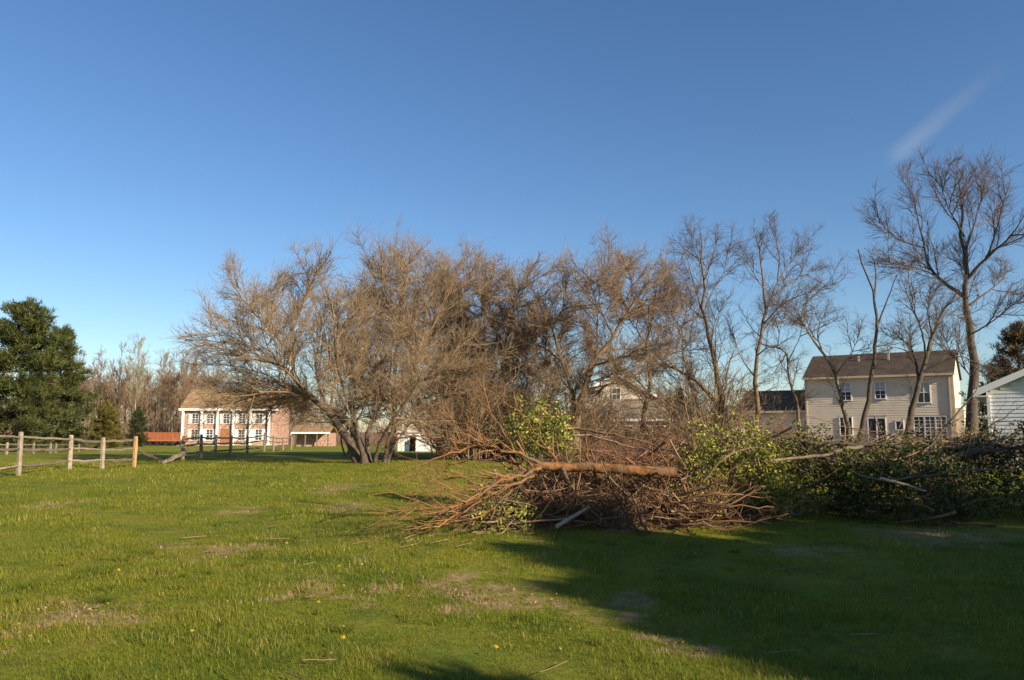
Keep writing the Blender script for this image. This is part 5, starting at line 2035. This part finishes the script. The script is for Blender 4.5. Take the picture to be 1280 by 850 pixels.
# small broken twigs on the lawn round the heap
K = 90
x = np.concatenate([rng.normal(-.8, 1.6, 60), rng.uniform(-5, 5, 30)])
y = np.concatenate([rng.normal(12.0, .8, 60), rng.uniform(5, 13, 30)])
a = rng.uniform(0, 2 * math.pi, K)
t = np.linspace(-.5, .5, 4)
L = rng.uniform(.08, .4, K)
pp = np.empty((K, 4, 3))
pp[..., 0] = x[:, None] + np.cos(a)[:, None] * L[:, None] * t + rng.normal(0, .012, (K, 4))
pp[..., 1] = y[:, None] + np.sin(a)[:, None] * L[:, None] * t + rng.normal(0, .012, (K, 4))
pp[..., 2] = tz(pp[..., 0], pp[..., 1]) + .045
g = Geo()
g.tubes(pp, rng.uniform(.003, .007, K)[:, None] * np.ones((1, 4)), 4)
tag(link('lawn_twigs', g.mesh('lawn_twigs'), M['twig_brown']), 'short broken twigs scattered on the grass round the heap', 'twigs', kind='stuff')


# dandelions
def dandelion_meshes():
    g = Geo()
    K = 34
    a = rng.uniform(0, 2 * math.pi, K)
    el = rng.uniform(.1, 1.3, K)
    D = np.stack([np.cos(a) * np.cos(el), np.sin(a) * np.cos(el), np.sin(el)], 1)
    g.blades(np.zeros((K, 3)) + np.array([0, 0, .075]), D, .02, .009)
    s = Geo()
    s.tubes(np.array([[[0, 0, 0], [.004, 0, .04], [0, 0, .076]]]), np.array([[.003, .0025, .003]]), 4, np.array([.5]))
    return g.mesh('flower_head', smooth=False), s.mesh('stalk')


fh, stk = dandelion_meshes()
fh.materials.append(M['yellow_petal'])
stk.materials.append(M['blade_stem'])
for (px, py) in ((240, 803), (428, 815), (398, 765), (620, 825), (358, 688), (452, 714), (424, 717), (148, 722), (690, 760), (515, 690), (870, 700)):
    b_ = ground_hit(px, py)
    o = empty('dandelion', b_, random.uniform(0, 6), 'small yellow dandelion flower in the lawn', 'flower', 'dandelions in the lawn')
    s_ = random.uniform(.9, 1.3)
    o.scale = (s_, s_, s_)
    link('flower_head', fh, None, o)
    link('stalk', stk, None, o)


# ------------------------------------------------------------------ thin streak of cloud
def contrail():
    m, nt = node_mat('thin_cloud')
    out = N(nt, 'ShaderNodeOutputMaterial')
    pv = N(nt, 'ShaderNodeVolumePrincipled')
    pv.inputs['Color'].default_value = (1, 1, 1, 1)
    pv.inputs['Anisotropy'].default_value = 0.2
    tc = N(nt, 'ShaderNodeTexCoord')
    sx = N(nt, 'ShaderNodeSeparateXYZ')
    nt.links.new(tc.outputs['Object'], sx.inputs[0])
    # falloff across (y, z) and along (x): object space is -1..1
    ny = noise(nt, 2.2, 4, .6, tc.outputs['Object'])
    wy = mathn(nt, 'ADD', sx.outputs[1], mathn(nt, 'MULTIPLY', mathn(nt, 'SUBTRACT', ny, .5), 1.1))
    r2 = mathn(nt, 'ADD', mathn(nt, 'POWER', wy, 2), mathn(nt, 'POWER', sx.outputs[2], 2))
    fall = mathn(nt, 'POWER', mathn(nt, 'SUBTRACT', 1, r2, True), 2.0)
    fx = mathn(nt, 'MULTIPLY', mathn(nt, 'MULTIPLY', mathn(nt, 'ADD', sx.outputs[0], 1.0), 4.0, True), mathn(nt, 'POWER', mathn(nt, 'MULTIPLY', mathn(nt, 'SUBTRACT', 1, sx.outputs[0]), .5, True), 1.6))
    nz = noise(nt, 1.6, 6, .7, tc.outputs['Object'], (2.2, 3.5, 3.5))
    d = mathn(nt, 'MULTIPLY', mathn(nt, 'MULTIPLY', fall, fx), ramp(nt, nz, [(.3, (.2, .2, .2)), (.7, (1, 1, 1))]))
    nt.links.new(mathn(nt, 'MULTIPLY', d, 0.0052), pv.inputs['Density'])
    nt.links.new(pv.outputs[0], out.inputs['Volume'])
    return m


cm = contrail()
A = P(1108, 206, 2400)
Bq = P(1275, 62, 2500)
mid = (A + Bq) / 2
dx = Vector(Bq - A)
mm_ = MB().box(-1, 1, -1, 1, -1, 1)
co = mm_.build('cloud', cm)
co.location = mid
co.rotation_euler = dx.to_track_quat('X', 'Y').to_euler()
co.scale = (dx.length / 2, 46, 46)
tag(co, 'thin faint white streak of cloud above the tallest bare tree', 'cloud')
scn.cycles.volume_step_rate = 1.0
scn.cycles.volume_max_steps = 64
scn.cycles.max_bounces = 5
scn.cycles.diffuse_bounces = 2
scn.cycles.volume_bounces = 0
_tr = sorted(((len(m.loops) - 2 * len(m.polygons), m.name) for m in bpy.data.meshes), reverse=True)
print('TRIS', sum(t for t, _ in _tr), _tr[:25])
